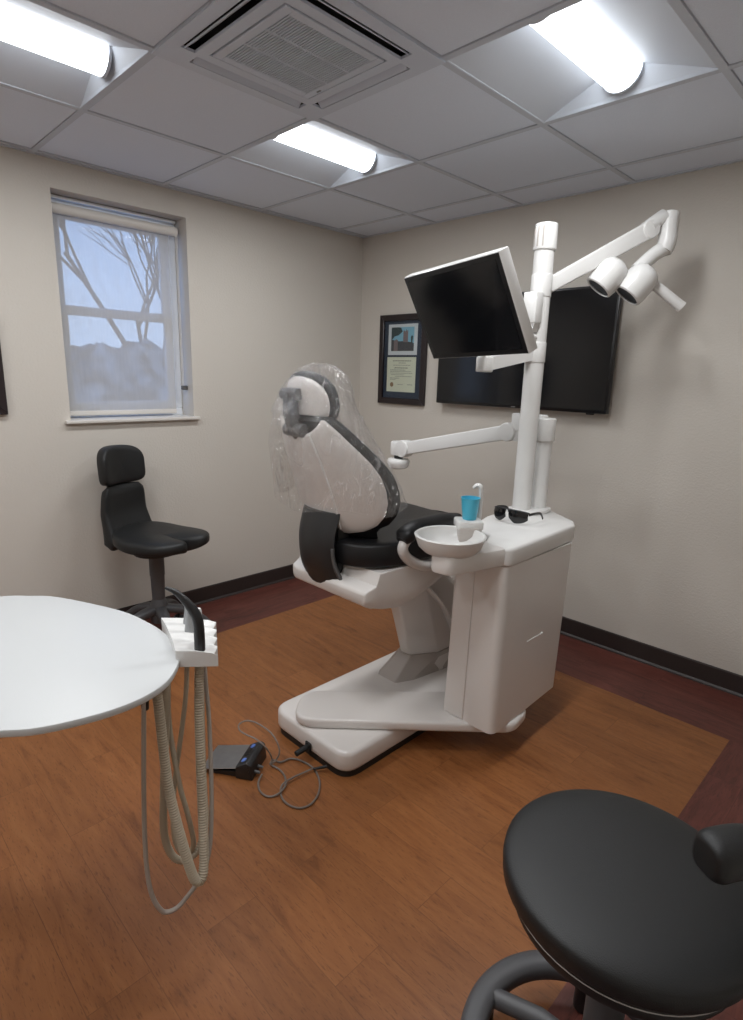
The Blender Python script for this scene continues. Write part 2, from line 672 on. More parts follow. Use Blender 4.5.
WY0, WY1, WZ0, WZ1 = -2.024, -1.345, 1.172, 2.25
bm = BM()
box(bm, -0.2, 0, YS - 0.1, WY0, 0, H + 0.25)
box(bm, -0.2, 0, WY1, 0.1, 0, H + 0.25)
box(bm, -0.2, 0, WY0, WY1, 0, WZ0)
box(bm, -0.2, 0, WY0, WY1, WZ1, H + 0.25)
struct('wall_left', bm, 'wall')
bm = BM()
box(bm, 0.0, XE + 0.1, 0.0, 0.1, 0, H + 0.25)
struct('wall_back', bm, 'wall')
bm = BM()
box(bm, XE, XE + 0.1, YS - 0.1, 0.0, 0, H + 0.25)
struct('wall_right', bm, 'wall')
bm = BM()
box(bm, 0.0, XE, YS - 0.1, YS, 0, H + 0.25)
struct('wall_front', bm, 'wall')


def skirting(name, poly_f, a0, a1):
    bm = BM()
    prof = [(0, 0), (0.016, 0), (0.014, 0.006), (0.006, 0.014), (0.005, 0.097), (0.002, 0.104), (0, 0.104)]
    prism(bm, prof, poly_f, a0, a1)
    struct(name, bm, 'base')


skirting('baseboard_left', lambda u, v, a: (u, a, v), YS, 0.0)
skirting('baseboard_back', lambda u, v, a: (a, -u, v), 0.0, XE)
skirting('baseboard_right', lambda u, v, a: (XE - u, a, v), YS, 0.0)

FIX = {(1, -1), (1, 1), (3, 1), (3, -1), (1, -3), (3, -3)}      # lower corner (i, j) of each light's cell
CAS = (2, 0)
bm = BM()
i0, i1 = 0, 6
j0, j1 = -5, 4
for i in range(i0 - 1, i1):
    for j in range(j0, j1):
        if (i, j) in FIX or (i, j) == CAS:
            continue
        xa, xb = max(gx(i), 0), min(gx(i + 1), XE)
        ya, yb = max(gy(j), YS), min(gy(j + 1), 0)
        if xb - xa < 0.01 or yb - ya < 0.01:
            continue
        box(bm, xa + 0.0135, xb - 0.0135, ya + 0.0135, yb - 0.0135, H + 0.005, H + 0.02)
        box(bm, xa + 0.001, xb - 0.001, ya + 0.001, yb - 0.001, H + 0.0205, H + 0.024)
box(bm, -0.1, XE + 0.1, YS - 0.1, 0.1, H + 0.24, H + 0.27)
struct('ceiling', bm, 'tile')

bm = BM()
hw = 0.0115
for i in range(0, 6):
    x = gx(i)
    if 0 < x < XE:
        box(bm, x - hw, x + hw, YS, 0, H, H + 0.012)
for j in range(-5, 4):
    y = gy(j)
    if YS < y < 0:
        box(bm, 0, XE, y - hw, y + hw, H + 0.0004, H + 0.0124)
for (xa, xb, ya, yb) in ((0, 0.018, YS, 0), (0, XE, -0.018, 0), (XE - 0.018, XE, YS, 0), (0, XE, YS, YS + 0.018)):
    box(bm, xa, xb, ya, yb, H - 0.001, H + 0.013)
struct('trim_1', bm, 'tbar')

# ---- window 1: vinyl double-hung sash in the reveal
bm = BM()
fx0, fx1 = -0.197, -0.133
for (a, b, c, d) in ((WY0, WY0 + 0.045, WZ0 + 0.045, WZ1 - 0.05), (WY1 - 0.045, WY1, WZ0 + 0.045, WZ1 - 0.05), (WY0, WY1, WZ0, WZ0 + 0.045), (WY0, WY1, WZ1 - 0.05, WZ1)):
    box(bm, fx0, fx1, a, b, c, d, 0.004, 1)
win = struct('window_1', bm, 'frame_vinyl')
bm = BM()
zm = 1.725
for (x0, x1, za, zb) in ((-0.172, -0.150, WZ0 + 0.04, zm + 0.02), (-0.192, -0.170, zm - 0.02, WZ1 - 0.045)):
    a, b = WY0 + 0.04, WY1 - 0.04
    box(bm, x0, x1, a, a + 0.04, za + 0.045, zb - 0.045, 0.003, 1)
    box(bm, x0, x1, b - 0.04, b, za + 0.045, zb - 0.045, 0.003, 1)
    box(bm, x0, x1, a, b, za, za + 0.045, 0.003, 1)
    box(bm, x0, x1, a, b, zb - 0.045, zb, 0.003, 1)
struct('window_sash', bm, 'frame_vinyl', win)
bm = BM()
box(bm, -0.163, -0.160, WY0 + 0.07, WY1 - 0.07, WZ0 + 0.08, zm - 0.02)
struct('window_glass', bm, 'pane', win)
bm = BM()
box(bm, -0.184, -0.181, WY0 + 0.07, WY1 - 0.07, zm + 0.02, WZ1 - 0.085)
struct('window_glass', bm, 'pane', win)
bm = BM()
box(bm, -0.14, 0.03, WY0 - 0.03, WY1 + 0.026, WZ0 - 0.014, WZ0 + 0.003, 0.004, 2)
struct('window_sill', bm, 'whitetrim', win)

# ---- outside the window: snowy ground and bare trees
bm = BM()
box(bm, -60, -0.6, -30, 40, -1.2, -1.0)
o = struct('ground', bm, 'snow')


def grow(bm, p, d, L, r, depth, rnd):
    q = p + d * L
    pts = [p, mid(p, q, 0.5) + V((rnd.uniform(-1, 1), rnd.uniform(-1, 1), 0)) * L * 0.06, q]
    tube(bm, smooth_path(pts, 3), lambda t: r * (1 - 0.35 * t), 6)
    if depth == 0:
        return
    for k in range(3 if depth > 1 else 2):
        nd = (d + V((rnd.uniform(-0.5, 0.5), rnd.uniform(-1, 1), rnd.uniform(-0.35, 0.6))) * 0.75).normalized()
        grow(bm, p + (q - p) * rnd.uniform(0.55, 1.0), nd, L * rnd.uniform(0.6, 0.8), r * 0.6, depth - 1, rnd)


bm = BM()
NU, NV = 90, 26
rows = []
for a in range(NU + 1):
    y = -5.0 + 14.0 * a / NU
    row = []
    for b in range(NV + 1):
        t = b / NV
        ang = pi * t
        x = -6.0 + 0.8 * cos(ang) * (1.0 if t < 0.5 else 1.0)
        z = -1.0 + (2.62 + 0.14 * sin(y * 1.3) + 0.10 * sin(y * 3.1)) * sin(ang) ** 0.45
        p = V((x, y, z))
        p += V((noise.noise(p * 1.7), 0, noise.noise(p * 1.9 + V((5, 2, 1))))) * 0.16 + V((0, 0, 0.30 * noise.noise(p * 4.0)))
        row.append(bm.verts.new(p))
    rows.append(row)
for a in range(NU):
    for b in range(NV):
        bm.faces.new((rows[a][b], rows[a + 1][b], rows[a + 1][b + 1], rows[a][b + 1]))
tag(obj('hedge', bm, 'hedge', None, (-6.0, 2.0, -1.0)), 'snow-dusted hedge outdoors seen dimly through the lower window pane', 'hedge')
for (x, y, lean, r, sd, lab) in ((-7.6, 2.4, -0.30, 0.085, 3, 'bare tree leaning across the upper window pane outdoors'),
                                 (-11.0, 4.4, 0.1, 0.12, 5, 'bare tree farther off outdoors, dim behind the window shade')):
    bm = BM()
    grow(bm, V((x, y, -1.0)), V((0, lean, 1)).normalized(), 2.9, r, 5, random.Random(sd))
    tag(obj('bare_tree', bm, 'bark', None, (x, y, -1.0)), lab, 'tree')

# ---- roller shade
bl = thing('roller_shade', 'beige translucent roller shade drawn down inside the window recess', 'window shade', (-0.08, -1.71, WZ0))
bm = BM()
cyl(bm, (-0.088, WY0 + 0.012, 2.185), (-0.088, WY1 - 0.018, 2.185), 0.025, seg=20)
obj('roller', bm, 'whitetrim', bl)
bm = BM()
box(bm, -0.128, -0.100, WY0 + 0.004, WY1 - 0.008, 2.232, 2.2475, 0.003, 1)
obj('mounting_rail', bm, 'frame_vinyl', bl)
bm = BM()
by0, by1 = WY0 + 0.016, WY1 - 0.058
ny = 40
for a in range(ny):
    ya, yb = by0 + (by1 - by0) * a / ny, by0 + (by1 - by0) * (a + 1) / ny
    f = lambda y, z: -0.100 + 0.0016 * sin(y * 40) * (1 - (z - 1.2))
    bm.faces.new([bm.verts.new(p) for p in ((f(ya, 1.2), ya, 1.2), (f(yb, 1.2), yb, 1.2), (f(yb, 2.2), yb, 2.2), (f(ya, 2.2), ya, 2.2))])
bmesh.ops.remove_doubles(bm, verts=bm.verts, dist=1e-5)
obj('shade_fabric', bm, 'blind', bl, recalc=False)
bm = BM()
box(bm, -0.107, -0.094, by0, by1, 1.188, 1.214, 0.004, 2)
obj('bottom_bar', bm, 'whitetrim', bl)
bm = BM()
for yy in (WY1 - 0.030, WY1 - 0.022):
    tube(bm, [(-0.07, yy, 2.2), (-0.066, yy, 1.34)], 0.0018, 6)
obj('pull_chain', bm, 'whitetrim', bl)
bm = BM()
box(bm, -0.075, -0.055, WY1 - 0.036, WY1 - 0.002, 1.325, 1.35, 0.003, 1)
obj('chain_holder', bm, 'grey', bl)

# ------------------------------------------------------------------ ceiling lights


def ceiling_light(i, j, label, first=[None]):
    xa, xb, ya, yb = gx(i) + hw, gx(i + 1) - hw, gy(j) + hw, gy(j + 1) - hw
    cx, cy = (xa + xb) / 2, (ya + yb) / 2
    if first[0]:
        r = first[0].copy(); C.objects.link(r)
        r.location = (cx, cy, H); r['label'] = label
        for ch in first[0].children:
            c = ch.copy(); C.objects.link(c); c.parent = r
        return
    t = thing('ceiling_light', label, 'ceiling light', (cx, cy, H), 'recessed ceiling lights')
    first[0] = t
    hx, hy = (xb - xa) / 2, (yb - ya) / 2
    lw, ly, up = 0.070, hy - 0.024, 0.075
    bm = BM()
    n = 6
    for s in (-1, 1):       # curved side reflectors
        prev = None
        for k in range(n + 1):
            q = k / n
            x = cx + s * (hx + (lw - hx) * q)
            z = H + 0.002 + up * q ** 0.95
            e = (hy - ly) * q
            row = [bm.verts.new((x, cy - hy + e, z)), bm.verts.new((x, cy + hy - e, z))]
            if prev:
                bm.faces.new((prev[0], prev[1], row[1], row[0]))
            prev = row
    # top pan
    bm.faces.new([bm.verts.new(p) for p in ((cx - lw, cy - ly, H + 0.077), (cx + lw, cy - ly, H + 0.077), (cx + lw, cy + ly, H + 0.077), (cx - lw, cy + ly, H + 0.077))])
    box(bm, cx - hx, cx + hx, cy - hy, cy + hy, H + 0.083, H + 0.09)
    for (a, b, c, d) in ((cx - hx, cx - hx + 0.003, cy - hy, cy + hy), (cx + hx - 0.003, cx + hx, cy - hy, cy + hy), (cx - hx, cx + hx, cy - hy, cy - hy + 0.003), (cx - hx, cx + hx, cy + hy - 0.003, cy + hy)):
        box(bm, a, b, c, d, H + 0.001, H + 0.09)
    obj('reflector', bm, 'fix', t, recalc=False)
    for s in (-1, 1):
        bm = BM()
        row0, row1 = [], []
        for k in range(2 * n + 1):
            q = k / n - 1
            a = 1 - abs(q)
            x = cx + math.copysign(hx + (lw - hx) * a, q) if q != 0 else cx
            if k == n:
                continue
            z = H + 0.002 + up * a ** 0.95
            row1.append(bm.verts.new((x, cy + s * (hy - (hy - ly) * a), z)))
        mid_v = [bm.verts.new((cx - lw, cy + s * ly, H + 0.077)), bm.verts.new((cx + lw, cy + s * ly, H + 0.077))]
        pts = row1[:n] + mid_v + row1[n:]
        bm.faces.new(pts)
        obj('end_plate', bm, 'fix', t, smooth=0)
    bm = BM()
    R = lw - 0.004
    rings = []
    for yy in (cy - ly + 0.004, cy + ly - 0.004):
        rings.append([V((cx + R * cos(a), yy, H + 0.076 + 0.95 * R * sin(a))) for a in [pi + pi * k / 20 for k in range(21)]])
    loft(bm, rings, cap=True, closed_ring=False)
    obj('lens', bm, 'lens', t)
    ld = bpy.data.lights.new('lamp_light', 'AREA')
    ld.shape = 'RECTANGLE'
    ld.size, ld.size_y = 2 * R, 2 * ly - 0.02
    ld.energy = LAMP_WATTS
    ld.color = LAMP_COLOR
    lo = bpy.data.objects.new('lamp_light', ld)
    C.objects.link(lo)
    lo.parent = t
    lo.location = (0, 0, -0.001)
    for s in (-1, 1):
        bm = BM()
        yc = cy + s * (ly - 0.001)
        rr = []
        for yy in (yc - 0.005, yc + 0.005):
            rr.append([V((cx + (R + 0.003) * cos(a), yy, H + 0.076 + 0.95 * (R + 0.003) * sin(a))) for a in [pi + pi * k / 20 for k in range(21)]])
        loft(bm, rr, cap=True, closed_ring=True)
        obj('lens_end_cap', bm, 'fix', t)


ceiling_light(1, -1, 'recessed ceiling light cut off by the left edge, above the window')
ceiling_light(1, 1, 'recessed ceiling light nearest the room corner, beyond the air vent')
ceiling_light(3, 1, 'recessed ceiling light at upper right above the tall white post')
ceiling_light(3, -1, 'recessed ceiling light overhead, out of view above the white table')
ceiling_light(1, -3, 'recessed ceiling light behind the viewer along the window wall')
ceiling_light(3, -3, 'recessed ceiling light behind the viewer by the entrance side')

# ------------------------------------------------------------------ ceiling air cassette
xa, xb, ya, yb = gx(2), gx(3), gy(0), gy(1)
cx, cy = (xa + xb) / 2, (ya + yb) / 2
ac = thing('air_conditioner_cassette', 'square grey ceiling air conditioner cassette with slotted intake grille', 'air conditioner', (cx, cy, H))
A = (xb - xa) / 2 + 0.010
G, s0, s1, sl = 0.190, 0.226, 0.272, 0.212     # grille half size, slot inner and outer edge, slot half length
bm = BM()
zp0, zp1 = H - 0.005, H + 0.003


def rect4(bm, x0, x1, y0, y1):
    box(bm, cx + x0, cx + x1, cy + y0, cy + y1, zp0, zp1, 0)


# panel made as strips round the slots
rect4(bm, -A, A, -A, -s1)
rect4(bm, -A, A, s1, A)
rect4(bm, -A, -s1, -s1, s1)
rect4(bm, s1, A, -s1, s1)
for sx in (-1, 1):
    for sy in (-1, 1):
        rect4(bm, *sorted((sx * sl, sx * s1)), *sorted((sy * s0, sy * s1)))
        rect4(bm, *sorted((sx * s0, sx * s1)), *sorted((sy * sl, sy * s0)))
for s in (-1, 1):
    ys = sorted((s * G, s * s0))
    rect4(bm, -s0, s0, ys[0], ys[1])
    rect4(bm, ys[0], ys[1], -G, G)
obj('panel', bm, 'ac', ac, smooth=0)
bm = BM()
box(bm, cx - 0.29, cx + 0.29, cy - 0.29, cy + 0.29, H + 0.06, H + 0.08)
for s in (-1, 1):
    box(bm, cx + s * 0.2895 - 0.003, cx + s * 0.2895 + 0.003, cy - 0.29, cy + 0.29, H + 0.003, H + 0.07)
    box(bm, cx - 0.29, cx + 0.29, cy + s * 0.2895 - 0.003, cy + s * 0.2895 + 0.003, H + 0.003, H + 0.07)
obj('casing', bm, 'ac_dark', ac, smooth=0)
bm = BM()
n = 34
for k in range(n + 1):
    y = -0.158 + 0.316 * k / n
    box(bm, cx - 0.158, cx + 0.158, cy + y - 0.0024, cy + y + 0.0024, zp0 - 0.001, zp0 + 0.008)
for x in (-0.0527, 0.0527):
    box(bm, cx + x - 0.003, cx + x + 0.003, cy - 0.158, cy + 0.158, zp0 - 0.002, zp0 + 0.008)
for s in (-1, 1):
    a, b = sorted((s * 0.156, s * 0.184))
    box(bm, cx - 0.184, cx + 0.184, cy + a, cy + b, zp0 - 0.003, zp0 + 0.008, 0.002, 1)
    box(bm, cx + a, cx + b, cy - 0.1555, cy + 0.1555, zp0 - 0.003, zp0 + 0.008, 0.002, 1)
grille = obj('intake_grille', bm, 'ac', ac, smooth=0)
bm = BM()
box(bm, cx - 0.12, cx - 0.10, cy + 0.168, cy + 0.175, zp0 - 0.004, zp0 - 0.002)
obj('maker_badge', bm, 'grey', ac)
for (dx, dy) in ((1, 0), (-1, 0), (0, 1), (0, -1)):
    bm = BM()
    # vane: inner edge up in the slot, outer edge hanging down
    e_out = V((dx, dy, 0)); e_al = V((-dy, dx, 0))
    a = radians(38)
    e1 = (e_out * cos(a) - V((0, 0, 1)) * sin(a)).normalized()
    e3 = e1.cross(e_al)
    c = V((cx, cy, 0)) + e_out * ((s0 + s1) / 2) + V((0, 0, H + 0.006))
    obox(bm, c, e1, e_al, e3, 0.020, sl - 0.006, 0.002, 0.0015, 1)
    obj('air_vane', bm, 'ac', ac)

# ------------------------------------------------------------------ wall things
tv = thing('television', 'large black flat television mounted on the wall behind the post', 'television', (1.36, -0.05, 1.29))
TX0, TX1, TZ0, TZ1 = 0.79, 1.903, 1.280, 1.912
bm = BM()
box(bm, TX0, TX1, -0.075, -0.038, TZ0, TZ1, 0.005, 2)
box(bm, 1.1, 1.62, -0.04, -0.002, 1.42, 1.78, 0.004, 1)
obj('housing', bm, 'bezel', tv)
bm = BM()
box(bm, TX0 + 0.012, TX1 - 0.012, -0.0762, -0.0735, TZ0 + 0.017, TZ1 - 0.012)
obj('screen', bm, 'screen', tv)
bm = BM()
box(bm, 1.345, 1.372, -0.0775, -0.0752, TZ0 + 0.005, TZ0 + 0.010)
obj('maker_badge', bm, 'steel', tv)
bm = BM()
box(bm, 1.79, 1.83, -0.066, -0.05, TZ0 - 0.008, TZ0 + 0.002, 0.002, 1)
obj('remote_sensor', bm, 'black', tv)


def frame_parts(t, x0, x1, z0, z1, wd, f, dp=0.028):
    bm = BM()
    o_ = [(x0, z0), (x1, z0), (x1, z1), (x0, z1)]
    i_ = [(x0 + wd, z0 + wd), (x1 - wd, z0 + wd), (x1 - wd, z1 - wd), (x0 + wd, z1 - wd)]
    for k in range(4):
        k2 = (k + 1) % 4
        prism(bm, [o_[k], o_[k2], i_[k2], i_[k]], f, 0.003, dp, 0.003, 1)
    obj('frame', bm, 'wood_dark', t)


dp = thing('framed_diploma', 'dark framed navy-matted photo and diploma on the wall left of the television', 'picture frame', (0.41, -0.01, 1.25))
fw_ = lambda u, v, a: (u, -a, v)
DX0, DX1, DZ0, DZ1 = 0.215, 0.640, 1.25, 1.845
frame_parts(dp, DX0, DX1, DZ0, DZ1, 0.04, fw_)
bm = BM()
box(bm, DX0 + 0.035, DX1 - 0.035, -0.012, -0.004, DZ0 + 0.035, DZ1 - 0.035)
obj('mat_board', bm, 'navy', dp, smooth=0)
px0, px1 = 0.293, 0.556
bm = BM()
box(bm, px0, px1, -0.0145, -0.0115, 1.580, 1.782)
obj('photo_border', bm, 'photo_border', dp, smooth=0)
bm = BM()
u0, u1, v0, v1 = 0.321, 0.528, 1.606, 1.762
fl = lambda pts, mi, d: setattr(bm.faces.new([bm.verts.new((u0 + (u1 - u0) * p[0], -d, v0 + (v1 - v0) * p[1])) for p in pts]), 'material_index', mi)
fl([(0, 0), (1, 0), (1, 1), (0, 1)], 0, 0.0150)
fl([(0, 0), (1, 0), (1, .32), (.8, .38), (.55, .42), (.3, .4), (0, .5)], 3, 0.0153)
fl([(.3, 0), (.95, 0), (.95, .36), (.3, .42)], 3, 0.0156)
fl([(.12, 0), (.3, 0), (.3, .46), (.22, .5), (.12, .42)], 2, 0.0159)
fl([(.53, .38), (.74, .36), (.74, .86), (.70, .86), (.70, .80), (.66, .92), (.62, .80), (.58, .86), (.53, .84)], 2, 0.0158)
fl([(0, .45), (.15, .62), (.32, .66), (.5, .82), (.42, .98), (.3, 1), (0, 1)], 1, 0.0157)
fl([(.88, .34), (.93, .34), (.96, .6), (.9, .66), (.86, .56)], 1, 0.0158)
obj('photograph', bm, ['ph_sky', 'ph_tree', 'ph_stone', 'ph_dark'], dp, smooth=0, recalc=False)
bm = BM()
box(bm, px0 - 0.004, px1 - 0.004, -0.0145, -0.0115, 1.333, 1.566)
rr = random.Random(4)
for (z, a, b, h) in ((1.541, .19, .83, .006), (1.527, .40, .64, .004), (1.512, .2, .8, .003), (1.494, .25, .72, .006), (1.480, .1, .64, .004), (1.470, .1, .84, .003),
                     (1.459, .1, .88, .003), (1.448, .14, .6, .003), (1.437, .28, .86, .003), (1.425, .1, .42, .004), (1.416, .1, .3, .003), (1.383, .38, .56, .003), (1.383, .72, .9, .004)):
    x = px0 + (px1 - px0) * a
    xe = px0 + (px1 - px0) * b
    while x < xe:
        L = rr.uniform(0.008, 0.022)
        box(bm, x, min(x + L, xe), -0.0149, -0.0144, z - h / 2, z + h / 2, mi=1)
        x += L + 0.003
cert = obj('certificate', bm, ['paper', 'ink'], dp, smooth=0)
bm = BM()
cyl(bm, (px0 + 0.045, -0.0142, 1.381), (px0 + 0.045, -0.0152, 1.381), 0.016, seg=20)
obj('seal', bm, 'seal', cert)
bm = BM()
box(bm, DX0 + 0.036, DX1 - 0.036, -0.0185, -0.0175, DZ0 + 0.036, DZ1 - 0.036)
obj('glazing', bm, 'pane', dp, smooth=0)

fr = thing('framed_picture', 'dark picture frame cut off at the left edge beside the window', 'picture frame', (0.01, -2.6, 1.21))
frame_parts(fr, -2.90, -2.303, 1.213, 1.66, 0.04, lambda u, v, a: (a, u, v))
bm = BM()
box(bm, 0.004, 0.012, -2.87, -2.335, 1.245, 1.63)
obj('mat_board', bm, 'navy', fr, smooth=0)

# ------------------------------------------------------------------ dental chair
ch = thing('dental_chair', 'black upholstered dental chair with white shell on a white floor base', 'dental chair', (1.63, -1.2, 0.0))
x0c = 1.59


def plate(poly, rad, z0, z1, bev, n=6):
    bm = BM()
    prism(bm, round_poly(poly, rad, n), XY, z0, z1, bev, 3)
    return bm


bm = plate([(1.398, -1.795), (1.850, -1.795), (1.850, -0.40), (1.398, -0.40)], 0.075, 0.022, 0.107, 0.018)
obj('floor_base', bm, 'plastic', ch)
bm = plate([(1.405, -1.788), (1.843, -1.788), (1.843, -0.41), (1.405, -0.41)], 0.075, 0.0, 0.024, 0.0)
obj('rubber_skirt', bm, 'stub', ch)
# socket and plug stub on the base end
for (xx, rr_, ln, nm) in ((1.645, 0.011, 0.062, 'socket_plug'),):
    bm = BM()
    cyl(bm, (xx, -1.799, 0.05), (xx, -1.799 - ln, 0.045), rr_, seg=14, bev=0.003)
    box(bm, xx - 0.016, xx + 0.016, -1.806, -1.797, 0.032, 0.068, 0.004, 2)
    obj(nm, bm, 'stub', ch)

# lift column: slanted arm with a narrow nose, in a collar on the base
bm = BM()
rings = []
for (z, yr, yf) in ((0.10, -1.16, -0.78), (0.20, -1.185, -0.72), (0.34, -1.23, -0.75), (0.46, -1.27, -0.85), (0.56, -1.295, -0.97), (0.64, -1.315, -1.06), (0.70, -1.33, -1.10)):
    pl = [(1.553, yr), (1.612, yr), (1.680, yr + 0.12), (1.680, yf - 0.06), (1.63, yf), (1.54, yf), (1.492, yf - 0.06), (1.492, yr + 0.12)]
    rings.append([V((p.x, p.y, z)) for p in round_poly(pl, [0.02, 0.02, 0.03, 0.04, 0.03, 0.03, 0.04, 0.03], 4)])
loft(bm, rings)
obj('lift_column', bm, 'plastic', ch)
bm = BM()
path = smooth_path([(1.672, -1.24, 0.60), (1.684, -1.17, 0.545), (1.686, -1.06, 0.43), (1.684, -0.96, 0.27), (1.682, -0.90, 0.15)], 6)
tube(bm, path, 0.02, sect=[(1.25 * cos(a), 0.5 * sin(a)) for a in [2 * pi * k / 12 for k in range(12)]])
obj('column_rib', bm, 'plastic', ch)
bm = BM()
rings = []
for (z, k) in ((0.105, 0.0), (0.12, 0.05), (0.205, 1.0), (0.209, 1.0)):
    b_ = [(1.508, -1.285), (1.618, -1.285), (1.655, -1.20), (1.712, -0.80), (1.46, -0.80), (1.475, -1.20)]
    t_ = [(1.548, -1.195), (1.617, -1.195), (1.688, -1.06), (1.69, -0.82), (1.484, -0.82), (1.485, -1.06)]
    rings.append([V((p.x, p.y, z)) for p in round_poly([V(b) * (1 - k) + V(t) * k for b, t in zip(b_, t_)], 0.015, 3)])
loft(bm, rings)
obj('column_collar', bm, 'greige', ch)
bm = BM()
cyl(bm, (1.70, -0.93, 0.30), (1.70, -0.86, 0.285), 0.028, seg=20, bev=0.004)
obj('hydraulic_cap', bm, 'grey', ch)

# seat under-shell: boat shape, deepest behind the column
bm = BM()
rings = []
for (y, zb, zt, hw_) in ((-1.692, 0.650, 0.688, 0.196), (-1.684, 0.642, 0.698, 0.212), (-1.64, 0.616, 0.712, 0.222), (-1.625, 0.608, 0.757, 0.226), (-1.57, 0.588, 0.758, 0.234), (-1.50, 0.574, 0.758, 0.242), (-1.43, 0.580, 0.758, 0.247),
                         (-1.36, 0.603, 0.758, 0.246), (-1.28, 0.640, 0.758, 0.245), (-1.18, 0.675, 0.758, 0.243), (-1.02, 0.700, 0.758, 0.24), (-0.9, 0.715, 0.758, 0.235)):
    hgt = zt - zb
    rd = min(0.09, hgt * 0.75)
    xm = 1.592 + (0.245 - hw_) * 0.55 if y < -1.4 else 1.592
    rings.append([V((p.x, y, p.y)) for p in round_poly([(xm - hw_, zt), (xm - hw_, zb), (xm + hw_, zb), (xm + hw_, zt)], [0.006, rd, rd, 0.006], 6)])
loft(bm, rings)
obj('seat_shell', bm, 'plastic', ch, smooth=50)

# seat cushion
bm = BM()
cushion(bm, (x0c - 0.005, -1.265, 0.798), (1, 0, 0), (0, 1, 0), (0, 0, 1), rrect(0.262, 0.405, 4.0), 0.050, 0.046, 0.17, 72, 10,
        bend=lambda u, v: 0.012 * (u / 0.25) ** 2 - 0.05 * max(0, (v - 0.2) / 0.2) ** 2)
obj('seat_cushion', bm, 'leather', ch)
bm = BM()
cushion(bm, (x0c, -0.83, 0.685), (1, 0, 0), V((0, 0.42, -0.9)).normalized(), V((0, 0.9, 0.42)).normalized(), rrect(0.235, 0.13, 4.5), 0.04, 0.04, 0.38, 48, 7)
obj('leg_rest', bm, 'leather', ch)


xbk = 1.555


def backrest_mid(z):
    return -1.655 - 0.342 * (z - 0.85)


def half_w(z, pad=0.0):
    tab = [(0.87, 0.105), (0.885, 0.165), (0.91, 0.208), (0.95, 0.238), (1.0, 0.255), (1.05, 0.258), (1.1, 0.252), (1.15, 0.232), (1.2, 0.198), (1.25, 0.160), (1.285, 0.128), (1.307, 0.108)]
    for (a, wa), (b, wb) in zip(tab[:-1], tab[1:]):
        if z <= b:
            t = max(0, (z - a) / (b - a))
            return wa + (wb - wa) * t + pad
    return tab[-1][1] + pad


def slab(zs, wf, yb, yf, scoop=None, nu=28, edge=4.0):
    """closed pad between the back surface yb(x,z) and yb+thickness yf"""
    bm = BM()
    back, front = [], []
    nz = len(zs)
    for jz, z in enumerate(zs):
        rb, rf = [], []
        for k in range(nu + 1):
            u = -1 + 2 * k / nu
            u = math.copysign(1 - (1 - abs(u)) ** 1.5, u)
            x = u * wf(z)
            zz = scoop(x, z) if scoop else z
            ed = (1 - abs(u) ** edge) ** 0.5
            vv = 2 * jz / (nz - 1) - 1
            ed *= (1 - abs(vv) ** 10) ** 0.5
            ym = yb(x, zz)
            th = yf(x, zz)
            rb.append(bm.verts.new((xbk + x, ym + th * 0.5 - th * 0.5 * ed, zz)))
            rf.append(bm.verts.new((xbk + x, ym + th * 0.5 + th * 0.5 * ed, zz)))
        back.append(rb); front.append(rf)
    for j in range(nz - 1):
        for k in range(nu):
            bm.faces.new((back[j][k], back[j][k + 1], back[j + 1][k + 1], back[j + 1][k]))
            bm.faces.new((front[j][k], front[j + 1][k], front[j + 1][k + 1], front[j][k + 1]))
        for k in (0, nu):
            bm.faces.new((back[j][k], front[j][k], front[j + 1][k], back[j + 1][k]))
    for j in (0, nz - 1):
        for k in range(nu):
            bm.faces.new((back[j][k], back[j][k + 1], front[j][k + 1], front[j][k]))
    bmesh.ops.remove_doubles(bm, verts=bm.verts, dist=0.0004)
    return bm


def yback(x, z):
    return backrest_mid(z) + 0.115 * (abs(x) / 0.26) ** 2.0


def scoop(x, z):
    lim = 1.235 + 0.072 * min(1, (abs(x) / 0.122)) ** 2.2
    if z > 1.0 and abs(x) < 0.122:
        return 1.0 + (z - 1.0) * (lim - 1.0) / (1.307 - 1.0)
    return z


zs = [0.87 + (1.305 - 0.87) * k / 30 for k in range(31)]
bm = slab(zs, half_w, yback, lambda x, z: 0.034, scoop)
obj('backrest_shell', bm, 'plastic', ch)
# moulded crease on the shell
bm = BM()
path = []
for k in range(15):
    z = 0.89 + 0.345 * k / 14
    x = 0.062 + 0.03 * (1 - k / 14) + 0.012 * sin(k / 14 * pi)
    path.append((xbk + x, yback(x, z) - 0.001, z))
tube(bm, path, 0.0042, 8)
obj('shell_crease', bm, 'plastic_cool', ch)
zs2 = [0.84 + (1.30 - 0.84) * k / 26 for k in range(27)]
bm = slab(zs2, lambda z: half_w(max(z, 0.885), 0.014), lambda x, z: yback(x, z) + 0.028, lambda x, z: 0.055, None, edge=5)
obj('backrest_cushion', bm, 'leather', ch)

# hinge cover: curved dark panel between seat and back
bm = BM()
rows = []
for k in range(15):
    t = k / 14
    z = 0.950 - 0.295 * t
    y = -1.705 - 0.028 * sin(pi * min(1, t * 1.15)) + 0.03 * max(0, t - 0.75) * 2
    hwid = 0.104 - 0.004 * t + 0.06 * max(0, t - 0.55) ** 1.2
    rows.append((z, y, hwid))
rings = []
for (z, y, hwid) in rows:
    ring = []
    for k in range(11):
        u = -1 + 2 * k / 10
        ring.append(V((1.556 + u * hwid, y + 0.035 * abs(u) ** 2.6, z)))
    for k in range(10, -1, -1):
        u = -1 + 2 * k / 10
        ring.append(V((1.556 + u * (hwid - 0.01), y + 0.035 * abs(u) ** 2.6 + 0.016 + 0.03 * (1 - abs(u)), z)))
    rings.append(ring)
loft(bm, rings)
obj('hinge_cover', bm, 'char', ch)
bm = BM()
edge = [(1.556 + r[2] * 0.985, r[1] + 0.032, r[0]) for r in rows[6:]]
